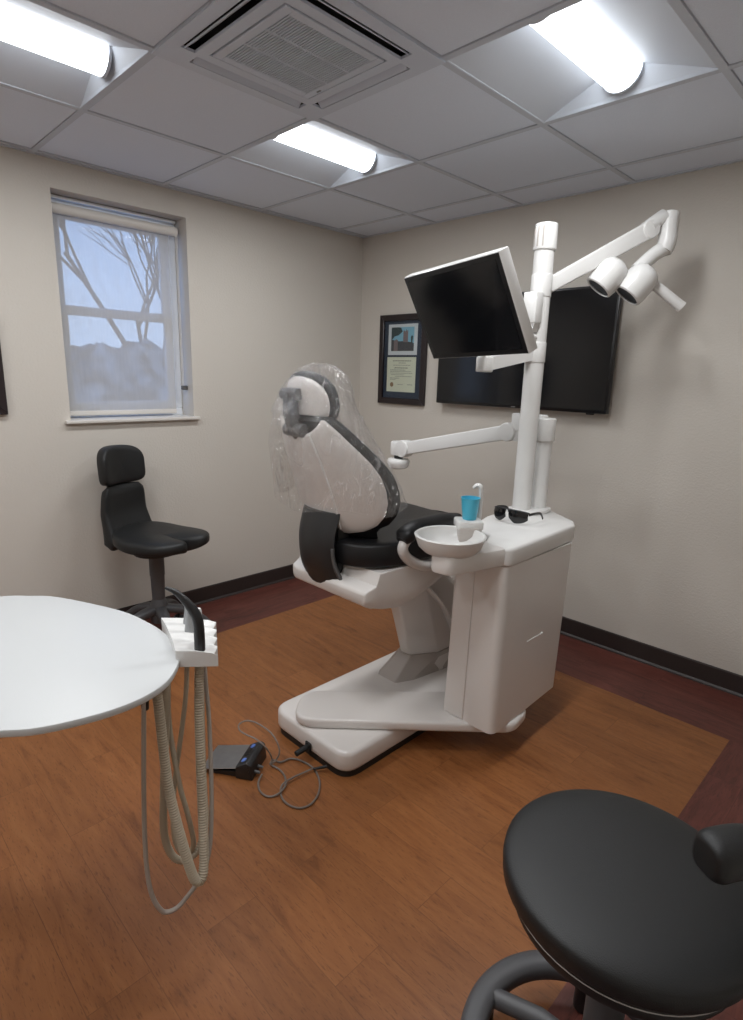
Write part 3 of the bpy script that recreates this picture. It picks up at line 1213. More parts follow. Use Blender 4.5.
tube(bm, smooth_path(edge, 3), 0.007, 8)
obj('hinge_edge', bm, 'grey', ch)
bm = BM()
box(bm, 1.47, 1.64, -1.66, -1.58, 0.70, 0.93, 0.02, 2)
obj('hinge_bracket', bm, 'stub', ch)

# headrest: padded oval, white back plate, articulated bracket
hc = V((1.545, -1.722, 1.348))
hn = V((0, -0.97, -0.24)).normalized()
hx_ = V((1, 0, 0))
hz_ = hn.cross(hx_) * -1
if hz_.z < 0:
    hz_ = -hz_
bm = BM()
cushion(bm, hc, hx_, hz_, hn, rrect(0.122, 0.105, 2.3), 0.03, 0.022, 0.55, 48, 8, bend=lambda u, v: -0.03 * (u / 0.13) ** 2)
head = obj('headrest', bm, 'leather', ch)
bm = BM()
cushion(bm, hc + hn * 0.022, hx_, hz_, hn, rrect(0.110, 0.092, 2.2), 0.018, 0.006, 0.6, 48, 6, bend=lambda u, v: -0.03 * (u / 0.13) ** 2)
obj('headrest_plate', bm, 'plastic', head)
bm = BM()
b0 = hc + hn * 0.05 + hz_ * 0.035
b1 = hc + hn * 0.075 - hz_ * 0.085
b0.x -= 0.03; b1.x -= 0.01
cyl(bm, b0 - hx_ * 0.045, b0 + hx_ * 0.045, 0.022, seg=20, bev=0.004)
cyl(bm, b1 - hx_ * 0.05, b1 + hx_ * 0.05, 0.024, seg=20, bev=0.004)
tube(bm, [b0, mid(b0, b1, 0.5) + hn * 0.012, b1], 0.02, sect=[(1.3, -0.6), (1.3, 0.6), (-1.3, 0.6), (-1.3, -0.6)])
tube(bm, [b1, b1 - hz_ * 0.06 - hn * 0.03], 0.024, 10)
obj('headrest_bracket', bm, 'grey', ch)
bm = BM()
cushion(bm, (xbk, -1.725, 1.25), (1, 0, 0), (0, 0.3, 0.95), (0, -1, 0.1), rrect(0.105, 0.045, 2.5), 0.03, 0.03, 0.6, 32, 6)
obj('neck_cover', bm, 'leather', ch)

# armrest: white loop with a black pad
ax = 1.842
loop = smooth_path([(ax, -1.30, 0.885), (ax, -1.40, 0.885), (ax, -1.485, 0.875), (ax, -1.525, 0.845), (ax, -1.517, 0.81), (ax, -1.47, 0.772), (ax, -1.39, 0.738), (ax - 0.01, -1.30, 0.725)], 6)
bm = BM()
tube(bm, loop, 0.02, 14)
arm = obj('armrest', bm, 'plastic', ch)
bm = BM()
pad = smooth_path([(ax - 0.005, -1.20, 0.900), (ax - 0.005, -1.34, 0.902), (ax, -1.44, 0.903), (ax, -1.50, 0.890), (ax, -1.534, 0.864)], 6)
tube(bm, pad, lambda t: 0.030 * min(1, 0.6 + 3 * min(t, 1 - t)), sect=[(1.25 * spow(cos(a), .7), 0.95 * spow(sin(a), .7)) for a in [2 * pi * k / 16 for k in range(16)]])
obj('armrest_pad', bm, 'leather', arm)

# ------------------------------------------------------------------ clear plastic sleeve over the headrest and back
bm = BM()
tabz = [(0.925, 0.305, -1.80, -1.47), (0.97, 0.30, -1.80, -1.47), (1.05, 0.288, -1.815, -1.49), (1.12, 0.268, -1.83, -1.52), (1.2, 0.235, -1.85, -1.56), (1.27, 0.195, -1.855, -1.58), (1.33, 0.165, -1.84, -1.60),
        (1.39, 0.140, -1.815, -1.615), (1.43, 0.112, -1.79, -1.63), (1.455, 0.085, -1.775, -1.645), (1.47, 0.055, -1.755, -1.66), (1.48, 0.02, -1.73, -1.68)]
rings = []
NZ, NK = 56, 72


def tabv(z, i):
    for a, b in zip(tabz[:-1], tabz[1:]):
        if z <= b[0]:
            t = (z - a[0]) / (b[0] - a[0])
            return a[i] + (b[i] - a[i]) * t
    return tabz[-1][i]


for j in range(NZ + 1):
    z = 0.985 + (1.478 - 0.985) * (j / NZ) ** 0.9
    a, y0_, y1_ = tabv(z, 1), tabv(z, 2), tabv(z, 3)
    ring = []
    for k in range(NK):
        th = 2 * pi * k / NK
        cc, ss = cos(th), sin(th)
        x = a * spow(cc, 0.85)
        yc, hd = (y0_ + y1_) / 2, (y1_ - y0_) / 2
        y = yc + hd * spow(ss, 0.85) + (0.07 * (abs(x) / 0.28) ** 2 if z < 1.3 else 0)
        p = V((xbk + x + 0.035 * max(0, (z - 1.15) / 0.33), y, z))
        q = V((x * 9, y * 9, z * 4.5))
        wv = noise.fractal(q, 0.9, 2.0, 3) * 0.010 + abs(noise.noise(V((x * 16 + z * 8, y * 16, z * 9)))) * 0.012
        nrm = V((cc, ss, 0))
        p += nrm * (wv - 0.004)
        if j == 0:
            p.z += 0.012 * sin(th * 5) - 0.01
        ring.append(p)
    rings.append(ring)
R_ = [[bm.verts.new(p) for p in r] for r in rings]
for A_, B_ in zip(R_[:-1], R_[1:]):
    for k in range(NK):
        bm.faces.new((A_[k], A_[(k + 1) % NK], B_[(k + 1) % NK], B_[k]))
bm.faces.new(R_[-1])
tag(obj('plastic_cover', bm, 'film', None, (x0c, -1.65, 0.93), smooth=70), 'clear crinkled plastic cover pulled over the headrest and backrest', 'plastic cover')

# ------------------------------------------------------------------ dental unit: cabinet, posts, cuspidor
un = thing('dental_unit', 'white dental unit cabinet with rinse bowl and tall posts beside the chair', 'dental unit', (2.0454, -1.0833, 0.0))
# swing arm from the chair base to under the cabinet
bm = plate([(1.575, -1.835), (2.185, -1.225), (2.16, -1.05), (1.90, -1.18), (1.445, -1.665)], [0.09, 0.09, 0.06, 0.0, 0.10], 0.108, 0.150, 0.012)
obj('support_arm', bm, 'plastic', un)
# cabinet body, its underside sloping up to the rear
CX0, CX1, CY0, CY1 = 1.930, 2.163, -1.347, -0.865
bm = BM()
poly = round_poly([(CX0, CY0), (CX1, CY0), (CX1, CY1), (CX0, CY1)], [0.02, 0.035, 0.03, 0.02], 6)
r0, r1, r2 = [], [], []
for p in poly:
    t = (p.y - CY0) / (CY1 - CY0)
    zb = 0.146 + 0.022 * (1 / (1 + math.exp(-(t - 0.5) * 14)))
    r0.append(V((p.x, p.y, zb)))
    kx = 0.012 * (p.x - CX0) / (CX1 - CX0)
    r1.append(V((p.x - kx, p.y + 0.018 + 0.035 * t, 0.796)))
loft(bm, [r0, [mid(a, b, 0.01) for a, b in zip(r0, r1)], [mid(a, b, 0.5) for a, b in zip(r0, r1)], [mid(a, b, 0.995) for a, b in zip(r0, r1)], r1])
obj('cabinet', bm, 'plastic', un, smooth=35)
# front panel on the narrow face with its seam
bm = BM()
prism(bm, [(1.938, 0.156), (2.030, 0.153), (2.027, 0.780), (1.948, 0.780)], lambda u, v, a: (u, a + 0.028 * (v - 0.146), v), -1.352, -1.342, 0.002, 1)
obj('front_panel', bm, 'plastic', un, smooth=30)
bm = BM()
box(bm, CX1 - 0.006, CX1 - 0.003, -1.14, -1.03, 0.459, 0.4605)
cyl(bm, (CX1 - 0.010, -1.03, 0.46), (CX1 + 0.000, -1.03, 0.46), 0.006, seg=12, bev=0.002)
obj('cabinet_latch', bm, 'plastic_cool', un)
# tray top
tp = [(2.1635, -1.3300), (2.142, -0.800), (2.108, -0.742), (1.9414, -0.6297), (1.7997, -0.6581), (1.8186, -0.9699), (1.8753, -1.1589), (1.9981, -1.2062), (2.0501, -1.3243)]
bm = BM()
prism(bm, round_poly(tp, [0.04, 0.05, 0.04, 0.05, 0.05, 0.08, 0.08, 0.06, 0.02], 6), XY, 0.797, 0.867, 0.012, 3)
obj('tray_top', bm, 'plastic_cool', un)
# posts
pb = V((1.8753, -0.7809, 0.8638))
bm = BM()
cyl(bm, pb, (1.8753, -0.7809, 1.9695), 0.040, seg=32)
post = obj('post', bm, 'plastic_cool', un)
bm = BM()
cyl(bm, (1.8753, -0.7809, 1.9487), (1.8753, -0.7809, 2.0498), 0.0465, 0.0445, seg=32, bev=0.006)
cap_ = obj('post_cap', bm, 'plastic_cool', post)
bm = BM()
for a in (-2.2, -1.75, -1.25):
    c = V((1.8753, -0.7809, 0.0)) + V((cos(a), sin(a), 0)) * 0.0450
    e2 = V((cos(a), sin(a), 0)); e1 = V((-sin(a), cos(a), 0))
    obox(bm, V((c.x, c.y, 1.998)), e1, e2, V((0, 0, 1)), 0.0035, 0.002, 0.038, 0.001, 1)
obj('cap_slot', bm, 'greige', cap_)
bm = BM()
cyl(bm, (1.9084, -0.6911, 0.8638), (1.9084, -0.6911, 1.1851), 0.034, seg=28)
obj('short_post', bm, 'plastic_cool', un)
bm = BM()
prism(bm, round_poly([(1.8139, -0.8357), (1.9414, -0.8357), (1.9698, -0.7337), (1.9556, -0.6439), (1.8658, -0.6439), (1.8139, -0.7337)], 0.035, 5), XY, 0.866, 0.884, 0.006, 2)
obj('post_collar', bm, 'plastic_cool', un)
# cuspidor
cc = V((2.0170, -1.4821, 0.0))
bm = BM()
poly = round_poly([(1.9981, -1.5747), (2.0832, -1.5653), (2.1446, -1.3196), (2.0501, -1.2629), (1.9698, -1.3952)], [0.05, 0.04, 0.02, 0.01, 0.05], 6)
prism(bm, poly, XY, 0.800, 0.866, 0.01, 2)
obj('cuspidor_arm', bm, 'plastic', un)
bm = BM()
prof = [(0.0, 0.852), (0.062, 0.852), (0.090, 0.860), (0.109, 0.878), (0.119, 0.905), (0.123, 0.9165), (0.118, 0.920), (0.112, 0.9175), (0.106, 0.894), (0.090, 0.879), (0.054, 0.871), (0.02, 0.869), (0.0, 0.867)]
lathe(bm, prof, cc, (0, 0, 1), 56)
bowl = obj('rinse_bowl', bm, 'plastic_cool', un)
bm = BM()
cyl(bm, cc + V((0, 0, 0.868)), cc + V((0, 0, 0.874)), 0.016, seg=18, bev=0.001)
obj('drain', bm, 'chrome', bowl)
# cup platform with its neck standing on the rear edge of the bowl
pc = V((1.994, -1.347, 0.0))
e1 = V((cos(0.85), sin(0.85), 0)); e2 = V((-sin(0.85), cos(0.85), 0))
bm = BM()
obox(bm, pc + V((0, 0, 0.931)), e1, e2, V((0, 0, 1)), 0.047, 0.042, 0.0165, 0.008, 3)
plat = obj('cup_platform', bm, 'plastic_cool', un)
bm = BM()
obox(bm, pc + V((0.012, -0.012, 0.89)), e1, e2, V((0, 0, 1)), 0.040, 0.034, 0.034, 0.006, 2)
obj('platform_neck', bm, 'greige', un)
bm = BM()
f0 = pc + e1 * 0.020 + e2 * 0.028 + V((0.018, 0.018, 0))
path = smooth_path([f0 + V((0, 0, 0.90)), f0 + V((0, 0, 0.98)), f0 + V((0, 0, 1.045)), f0 + V((-0.004, -0.003, 1.062)), f0 + V((-0.014, -0.010, 1.066)), f0 + V((-0.024, -0.016, 1.055))], 5)
tube(bm, path, lambda t: 0.010 if t < 0.6 else 0.010 - 0.008 * (t - 0.6), sect=[(1.0 * spow(cos(a), .8), 0.65 * spow(sin(a), .8)) for a in [2 * pi * k / 12 for k in range(12)]])
obj('cup_filler_spout', bm, 'plastic_cool', un)

# ------------------------------------------------------------------ cup and safety glasses
cpos = V((1.9965, -1.3470, 0.9475))
bm = BM()
prof = [(0.0, 0.0), (0.0235, 0.0), (0.025, 0.002), (0.0335, 0.075), (0.0348, 0.077), (0.0348, 0.0795), (0.0322, 0.0795), (0.0238, 0.004), (0, 0.004)]
lathe(bm, prof, cpos, (0, 0, 1), 40)
tag(obj('cup', bm, 'cyan', None, cpos), 'small bright blue plastic cup on the filler platform', 'cup')

gl = thing('safety_glasses', 'black wraparound safety glasses lying on the white unit top', 'safety glasses', (1.8942, -0.9415, 0.8657))
# a wraparound lens: arc in plan, facing the camera
gc = V((1.945, -0.975, 0.8685))
gu = V((1.0, 0.02, 0)).normalized()          # along the width of the glasses
gv = V((0.02, -1.0, 0)).normalized()         # facing direction


def garc(u):      # u in -1..1
    return gc + gu * (0.080 * sin(u * 1.25) / sin(1.25)) + gv * (0.045 * (cos(u * 1.25) - cos(1.25)))


for s in (-1, 1):
    bm = BM()
    n = 14
    pr_ = []
    for k in range(n + 1):
        t = k / n
        u = s * (0.07 + 0.9 * t)
        low = 0.010 + 0.014 * (1 - t) ** 2 * 1.5 + 0.008 * t ** 3 if t > 0.12 else 0.028
        low = 0.003 + 0.022 * max(0, 1 - t * 3.2) ** 1.5 + 0.018 * t ** 3
        pr_.append((garc(u), low, 0.057 - 0.010 * t ** 2))
    for d0 in (0,):
        a = [bm.verts.new(p + V((0, 0, lo)) + gv * 0.004) for p, lo, hi in pr_]
        m_ = [bm.verts.new(p + V((0, 0, (lo + hi) / 2)) + gv * 0.009) for p, lo, hi in pr_]
        b = [bm.verts.new(p + V((0, 0, hi)) + gv * 0.002) for p, lo, hi in pr_]
        a2 = [bm.verts.new(v.co - gv * 0.0025) for v in a]
        b2 = [bm.verts.new(v.co - gv * 0.0025) for v in b]
        m2 = [bm.verts.new(v.co - gv * 0.0025) for v in m_]
        for k in range(n):
            bm.faces.new((a[k], a[k + 1], m_[k + 1], m_[k])); bm.faces.new((m_[k], m_[k + 1], b[k + 1], b[k]))
            bm.faces.new((a2[k], m2[k], m2[k + 1], a2[k + 1])); bm.faces.new((m2[k], b2[k], b2[k + 1], m2[k + 1]))
            bm.faces.new((a[k], a2[k], a2[k + 1], a[k + 1])); bm.faces.new((b[k], b[k + 1], b2[k + 1], b2[k]))
        for k in (0, n):
            bm.faces.new((a[k], m_[k], m2[k], a2[k])); bm.faces.new((m_[k], b[k], b2[k], m2[k]))
    obj('lens', bm, 'tint', gl)
bm = BM()
brow = [garc(-1 + 2 * k / 24) + V((0, 0, 0.058 - 0.010 * (-1 + 2 * k / 24) ** 2)) for k in range(25)]
tube(bm, brow, 0.0032, 8)
obj('brow_frame', bm, 'black', gl)
for s in (-1, 1):
    bm = BM()
    p = garc(s) + V((0, 0, 0.042))
    path = smooth_path([p, p - gv * 0.03 + gu * s * 0.006 + V((0, 0, 0.002)), p - gv * 0.08 + gu * s * 0.004 - V((0, 0, 0.004)), p - gv * 0.105 - V((0, 0, 0.016)), p - gv * 0.118 - V((0, 0, 0.034))], 5)
    tube(bm, path, 0.0035, 8, sect=[(0.6 * cos(a), 1.5 * sin(a)) for a in [2 * pi * k / 10 for k in range(10)]])
    obj('temple', bm, 'black', gl)

# ------------------------------------------------------------------ monitor on its arm
mo = thing('monitor', 'white framed monitor tilted downward on the tall post', 'monitor', (1.8753, -0.8281, 1.5442))
mc_ = V((1.9131, -1.3574, 1.6576))
mex = V((0.965, -0.262, 0.024)).normalized()
mn = V((-0.221, -0.857, -0.465)).normalized()
mey = mn.cross(mex).normalized()
mn = mex.cross(mey).normalized()
bm = BM()
obox(bm, mc_ - mn * 0.022, mex, mey, mn, 0.257, 0.161, 0.021, 0.005, 2)
obox(bm, mc_ - mn * 0.05, mex, mey, mn, 0.20, 0.12, 0.012, 0.01, 2)
obj('housing', bm, 'plastic_cool', mo)
bm = BM()
obox(bm, mc_ - mn * 0.0005, mex, mey, mn, 0.2535, 0.1575, 0.0012)
obj('screen_bezel', bm, 'bezel', mo)
bm = BM()
obox(bm, mc_ + mn * 0.0010, mex, mey, mn, 0.236, 0.142, 0.0006)
obj('screen', bm, 'screen', mo)
bm = BM()
kn = V((1.8016, -1.0360, 1.4970))
cyl(bm, kn - V((0, 0, 0.03)), kn + V((0, 0, 0.03)), 0.034, seg=24, bev=0.006)
tube(bm, [kn, mid(kn, (1.8753, -0.7809, 1.5537), 0.5), (1.8753, -0.7809, 1.5537)], 0.026, sect=[(1, -0.95), (1, 0.95), (-1, 0.95), (-1, -0.95)])
obj('lower_arm', bm, 'plastic_cool', mo)
bm = BM()
bk = mc_ - mn * 0.06
tube(bm, smooth_path([kn + V((0, 0, 0.02)), kn + V((0.03, -0.05, 0.10)), bk + V((0, 0.04, 0.02)), bk], 5), 0.02, 12)
obox(bm, bk, mex, mey, mn, 0.05, 0.05, 0.012, 0.004, 1)
obj('tilt_bracket', bm, 'plastic_cool', mo)
bm = BM()
cyl(bm, (1.8753, -0.7809, 1.5111), (1.8753, -0.7809, 1.5962), 0.0425, seg=28, bev=0.005)
obj('arm_collar', bm, 'plastic_cool', mo)
bm = BM()
box(bm, 1.850, 1.912, -0.870, -0.815, 1.665, 1.785, 0.006, 2)
prism(bm, [(1.868, 1.632), (1.896, 1.632), (1.908, 1.67), (1.854, 1.67)], lambda u, v, a: (u, a, v), -0.862, -0.822)
obj('post_bracket', bm, 'plastic_cool', mo)
bm = BM()
cyl(bm, (1.886, -0.872, 1.612), (1.886, -0.82, 1.612), 0.015, seg=16, bev=0.004)
obj('knob', bm, 'plastic_cool', mo)

# ------------------------------------------------------------------ operating light
ol = thing('operating_light', 'white dental operating light reaching from the post top toward the right', 'operating light', (1.8753, -0.7809, 1.8466))
pA, pB = V((1.885, -0.745, 1.820)), V((2.137, -0.422, 2.055))
ax_ = (pB - pA).normalized()
side_ = ax_.cross(V((0, 0, 1))).normalized()
upv = side_.cross(ax_)
bm = BM()
nn = 10
rings = []
for k in range(nn + 1):
    t = k / nn
    h = 0.030 + 0.004 * t
    c = mid(pA, pB, t)
    rings.append([c + side_ * p.x + upv * p.y for p in round_poly([(-0.021, -h), (0.021, -h), (0.021, h), (-0.021, h)], 0.008, 3)])
loft(bm, rings)
obj('spring_arm', bm, 'plastic_cool', ol)
bm = BM()
cyl(bm, (1.8753, -0.7809, 1.7710), (1.8753, -0.7809, 1.8608), 0.0425, seg=28, bev=0.005)
obj('arm_collar', bm, 'plastic_cool', ol)
bm = BM()
cyl(bm, pB - side_ * 0.026, pB + side_ * 0.026, 0.037, seg=28, bev=0.006)
obj('elbow_joint', bm, 'plastic_cool', ol)
pE = V((2.188, -0.350, 2.122))
pF = V((2.197, -0.372, 2.005))
pG = V((2.125, -0.470, 1.895))
bm = BM()
tube(bm, [pB + V((0, 0, 0.012)), mid(pB, pE, .6) + V((0, 0, 0.012)), pE - V((0, 0, 0.03))], 0.03, 14)
tube(bm, smooth_path([pE, mid(pE, pF, .5), pF, pF + V((-0.008, -0.01, -0.03))], 5), 0.036, 20)
obj('elbow', bm, 'plastic_cool', ol)
bm = BM()
tube(bm, smooth_path([pF + V((-0.004, -0.006, -0.018)), mid(pF, pG, 0.45), pG], 6), lambda t: 0.031 - 0.004 * t, 20)
obj('wrist', bm, 'plastic_cool', ol)
# two lamp pods on a cross bar, facing down and to the left
lf = V((-0.46, -0.40, -0.79)).normalized()
lx = V((0.60, 0.42, 0)).normalized()
lx = V((0.70, 0.50, -0.20))
lx = (lx - lf * lx.dot(lf)).normalized()
ly_ = lf.cross(lx)
bm = BM()
cb = V((2.098, -0.500, 1.868))
cyl(bm, cb - lx * 0.07, cb + lx * 0.07, 0.024, seg=18, bev=0.004)
obj('cross_bar', bm, 'plastic_cool', ol)
for (c, sc_) in ((V((2.050, -0.555, 1.868)), 1.13), (V((2.142, -0.480, 1.842)), 1.18)):
    bm = BM()
    prof = [(0.0, -0.062), (0.024, -0.060), (0.042, -0.050), (0.052, -0.032), (0.056, -0.005), (0.056, 0.03), (0.052, 0.052), (0.046, 0.055), (0.044, 0.048), (0.0, 0.048)]
    lathe(bm, [(a * sc_, b * sc_) for a, b in prof], c, lf, 36)
    pod = obj('lamp_pod', bm, 'plastic_cool', ol)
    bm = BM()
    lathe(bm, [(0.0, 0.05 * sc_), (0.0435 * sc_, 0.05 * sc_), (0.0435 * sc_, 0.052 * sc_), (0, 0.055 * sc_)], c, lf, 28)
    obj('lamp_glass', bm, 'opt', pod)
bm = BM()
h0 = V((2.178, -0.430, 1.848))
h1 = V((2.285, -0.355, 1.752))
cyl(bm, h0 - (h1 - h0).normalized() * 0.02, h0 + (h1 - h0).normalized() * 0.02, 0.026, 0.021, seg=20, bev=0.004)
tube(bm, [h0, mid(h0, h1, .3), mid(h0, h1, .9), h1], lambda t: 0.0195 + 0.003 * t, 16)
obj('handle', bm, 'plastic_cool', ol)

# ------------------------------------------------------------------ assistant arm
aa = thing('assistant_arm', 'white jointed instrument arm reaching left from the short post behind the chair', 'instrument arm', (1.9084, -0.6911, 1.1757))
bm = BM()
cyl(bm, (1.9084, -0.6911, 1.1804), (1.9084, -0.6911, 1.2815), 0.042, seg=28, bev=0.006)
box(bm, 1.748, 1.904, -0.719, -0.663, 1.213, 1.294, 0.008, 2)
obj('post_head', bm, 'plastic_cool', aa)
q0, q1 = V((1.7288, -0.6911, 1.2059)), V((1.0862, -0.6911, 1.0585))
bm = BM()
cyl(bm, q0 + V((0, -0.034, 0)), q0 + V((0, 0.034, 0)), 0.043, seg=28, bev=0.006)
box(bm, 1.724, 1.828, -0.714, -0.668, 1.168, 1.244, 0.006, 2)
obj('shoulder_joint', bm, 'plastic_cool', aa)
bm = BM()
rings = []
dirv = (q1 - q0).normalized()
upq = V((0, -1, 0)).cross(dirv)
for t in (0.0, 0.05, 0.5, 0.95, 1.0):
    c = mid(q0, q1, t)
    rings.append([c + V((0, 1, 0)) * p.x + upq * p.y for p in round_poly([(-0.024, -0.034), (0.024, -0.034), (0.024, 0.034), (-0.024, 0.034)], 0.006, 3)])
loft(bm, rings)
obj('spring_arm', bm, 'plastic_cool', aa)
bm = BM()
cyl(bm, q1 + V((0, -0.032, 0)), q1 + V((0, 0.032, 0)), 0.046, seg=28, bev=0.006)
box(bm, 1.002, 1.086, -0.719, -0.663, 1.015, 1.095, 0.012, 2)
obj('wrist_joint', bm, 'plastic_cool', aa)
bm = BM()
cyl(bm, (1.0437, -0.6911, 0.9914), (1.0437, -0.6911, 1.0198), 0.024, seg=18)
obj('swivel', bm, 'stub', aa)
bm = BM()
lathe(bm, [(0.0, 0.946), (0.036, 0.946), (0.052, 0.953), (0.060, 0.972), (0.062, 0.990), (0.056, 0.999), (0, 1.001)], (1.050, -0.6959, 0.0), (0, 0, 1), 36)
obj('holder_head', bm, 'plastic_cool', aa)

# ------------------------------------------------------------------ delivery table with its hoses
dt = thing('delivery_table', 'round white instrument table with hanging hoses in the left foreground', 'instrument table', (1.75, -2.75, 0.0))
tz = 0.80
outl = [(1.30, -2.80), (1.34, -2.679), (1.389, -2.616), (1.455, -2.557), (1.656, -2.468), (1.789, -2.444), (1.875, -2.442), (1.953, -2.453), (2.008, -2.473), (2.052, -2.504), (2.095, -2.55), (2.118, -2.612), (2.118, -2.69), (2.092, -2.785), (2.052, -2.845), (1.98, -2.94), (1.85, -3.02), (1.70, -3.05), (1.55, -3.02), (1.42, -2.95), (1.34, -2.88)]
ol_s = smooth_path([(x, y, 0) for x, y in outl], 4, closed=True)
bm = BM()
prism(bm, [(p.x, p.y) for p in ol_s], XY, tz - 0.016, tz, 0.003, 2)
obj('tabletop', bm, 'table', dt)
bm = BM()
ctr = V((1.71, -2.74, 0))
prism(bm, [(ctr.x + (p.x - ctr.x) * 0.80, ctr.y + (p.y - ctr.y) * 0.80) for p in ol_s], XY, tz - 0.05, tz - 0.014, 0.01, 2)
obj('table_housing', bm, 'plastic_cool', dt)
bm = BM()
tube(bm, [(1.62, -2.85, tz - 0.06), (1.25, -3.2, tz - 0.06), (1.0, -3.4, tz - 0.06)], 0.035, 14)
cyl(bm, (1.0, -3.4, 0.0), (1.0, -3.4, tz - 0.03), 0.04, seg=20)
cyl(bm, (1.0, -3.4, 0.0), (1.0, -3.4, 0.05), 0.25, seg=32, bev=0.01)
obj('support_stand', bm, 'plastic_cool', dt)
# instrument holder block on the table edge, ridged between the instrument rests
bm = BM()
A0, A1 = V((1.822, -2.428, 0)), V((2.016, -2.486, 0))     # along the table edge
B0, B1 = V((1.905, -2.330, 0)), V((2.068, -2.420, 0))     # outer edge
n = 40
top_in, top_out, bot_in, bot_out, mid_in = [], [], [], [], []
for k in range(n + 1):
    t = k / n
    ridge = 0.5 + 0.5 * cos(2 * pi * 4 * t)
    bulge = 0.004 * sin(pi * t)
    a = mid(A0, A1, t) + V((0.02, 0.045, 0)).normalized() * bulge
    b = mid(B0, B1, t) + V((0.7, 0.7, 0)) * (0.010 * ridge)
    zt = tz + 0.021
    top_in.append(a + V((0, 0, zt)))
    mid_in.append(mid(a, b, 0.45) + V((0, 0, zt - 0.001 - 0.006 * (1 - ridge))))
    top_out.append(b + V((0, 0, zt - 0.013 - 0.013 * (1 - ridge))))
    bot_in.append(a + V((0, 0, tz - 0.019)))
    bot_out.append(b + V((0, 0, tz - 0.019)))
rings = []
for k in range(n + 1):
    rings.append([top_in[k], mid_in[k], mid(mid_in[k], top_out[k], .75) + V((0, 0, 0.003)), top_out[k], mid(top_out[k], bot_out[k], .8), bot_out[k], bot_in[k]])
loft(bm, rings)
obj('instrument_holder', bm, 'plastic_cool', dt, smooth=50)


def hose(name, pts, r, m, ribs=0.0, sub=10):
    P3 = [V(p) for p in pts]
    path = smooth_path(P3, sub)
    bm = BM()
    if ribs:
        # resample at the rib pitch
        L = sum((b - a).length for a, b in zip(path[:-1], path[1:]))
        N = int(L / ribs)
        out, acc, i = [], 0.0, 0
        seglen = [(b - a).length for a, b in zip(path[:-1], path[1:])]
        cum = [0]
        for s_ in seglen:
            cum.append(cum[-1] + s_)
        i = 0
        for k in range(N + 1):
            s_ = L * k / N
            while i < len(seglen) - 1 and cum[i + 1] < s_:
                i += 1
            out.append(mid(path[i], path[i + 1], (s_ - cum[i]) / max(1e-9, seglen[i])))
        path = out
        NN = len(path) - 1
        tube(bm, path, lambda t: r * (1.0 + 0.07 * (1 if int(round(t * NN)) % 2 else -1)), 12)
    else:
        tube(bm, path, r, 10)
    return obj(name, bm, m, dt)


hose('thin_hose', [(2.0553, -2.5805, 0.7543), (2.0572, -2.5861, 0.6854), (2.0676, -2.5977, 0.5733), (2.0793, -2.6084, 0.4594), (2.0902, -2.6135, 0.3653), (2.0992, -2.6100, 0.3025), (2.1088, -2.5983, 0.2630), (2.1126, -2.5845, 0.2472), (2.1196, -2.5615, 0.2494), (2.1248, -2.5336, 0.2719), (2.1250, -2.5129, 0.2879), (2.1223, -2.4926, 0.3111), (2.1125, -2.4724, 0.3553), (2.0917, -2.4537, 0.4278), (2.0652, -2.4366, 0.5131), (2.0314, -2.4184, 0.6231), (2.0021, -2.4069, 0.6994), (1.9814, -2.3976, 0.7437)], 0.0052, 'hose_grey')
hose('suction_hose', [(2.0432, -2.5474, 0.7692), (2.0478, -2.5465, 0.7247), (2.0642, -2.5491, 0.6346), (2.0816, -2.5509, 0.5435), (2.1019, -2.5464, 0.4624), (2.1170, -2.5404, 0.4023), (2.1286, -2.5343, 0.3525), (2.1359, -2.5275, 0.3176), (2.1394, -2.5176, 0.3036), (2.1368, -2.5056, 0.3141), (2.1224, -2.4931, 0.3617), (2.0919, -2.4769, 0.4688), (2.0612, -2.4605, 0.5771), (2.0318, -2.4422, 0.6868), (2.0104, -2.4264, 0.7655)], 0.0108, 'hose', ribs=0.0030)
hose('suction_hose', [(2.0258, -2.5164, 0.7645), (2.0252, -2.5189, 0.7153), (2.0269, -2.5231, 0.6543), (2.0305, -2.5331, 0.5701), (2.0372, -2.5441, 0.4735), (2.0394, -2.5487, 0.4096), (2.0424, -2.5467, 0.3633), (2.0498, -2.5374, 0.3259), (2.0591, -2.5205, 0.3056), (2.0665, -2.4986, 0.3062), (2.0683, -2.4781, 0.3198), (2.0619, -2.4600, 0.3500), (2.0491, -2.4475, 0.3829), (2.0297, -2.4390, 0.4234), (1.9979, -2.4226, 0.5249), (1.9653, -2.4025, 0.6402), (1.9405, -2.3854, 0.7229)], 0.0085, 'hose', ribs=0.0032)
hose('thin_hose', [(2.0120, -2.5060, 0.7471), (2.0168, -2.5114, 0.6700), (2.0260, -2.5113, 0.5964), (2.0480, -2.5078, 0.4948), (2.0581, -2.5007, 0.4397), (2.0665, -2.4949, 0.3861), (2.0687, -2.4916, 0.3432), (2.0587, -2.4969, 0.3111), (2.0366, -2.5066, 0.3019), (2.0102, -2.5103, 0.3237), (1.9869, -2.5012, 0.3751), (1.9672, -2.4841, 0.4397), (1.9503, -2.4597, 0.5177), (1.9347, -2.4377, 0.5847), (1.9182, -2.4180, 0.6478), (1.8979, -2.4016, 0.7117)], 0.0062, 'hose')
for (p, r, L, mm) in (((2.0518, -2.5777, 0.7730), 0.0095, 0.062, 'stub'), ((2.0396, -2.5447, 0.7884), 0.0135, 0.03, 'greige'), ((2.0216, -2.5118, 0.7907), 0.011, 0.025, 'stub')):
    bm = BM()
    p = V(p)
    cyl(bm, V((p.x, p.y, tz - 0.014)), V((p.x, p.y, min(p.z, tz - 0.02) - L + 0.018)), r, r * 0.85, seg=16, bev=0.002)
    obj('hose_connector', bm, mm, dt)

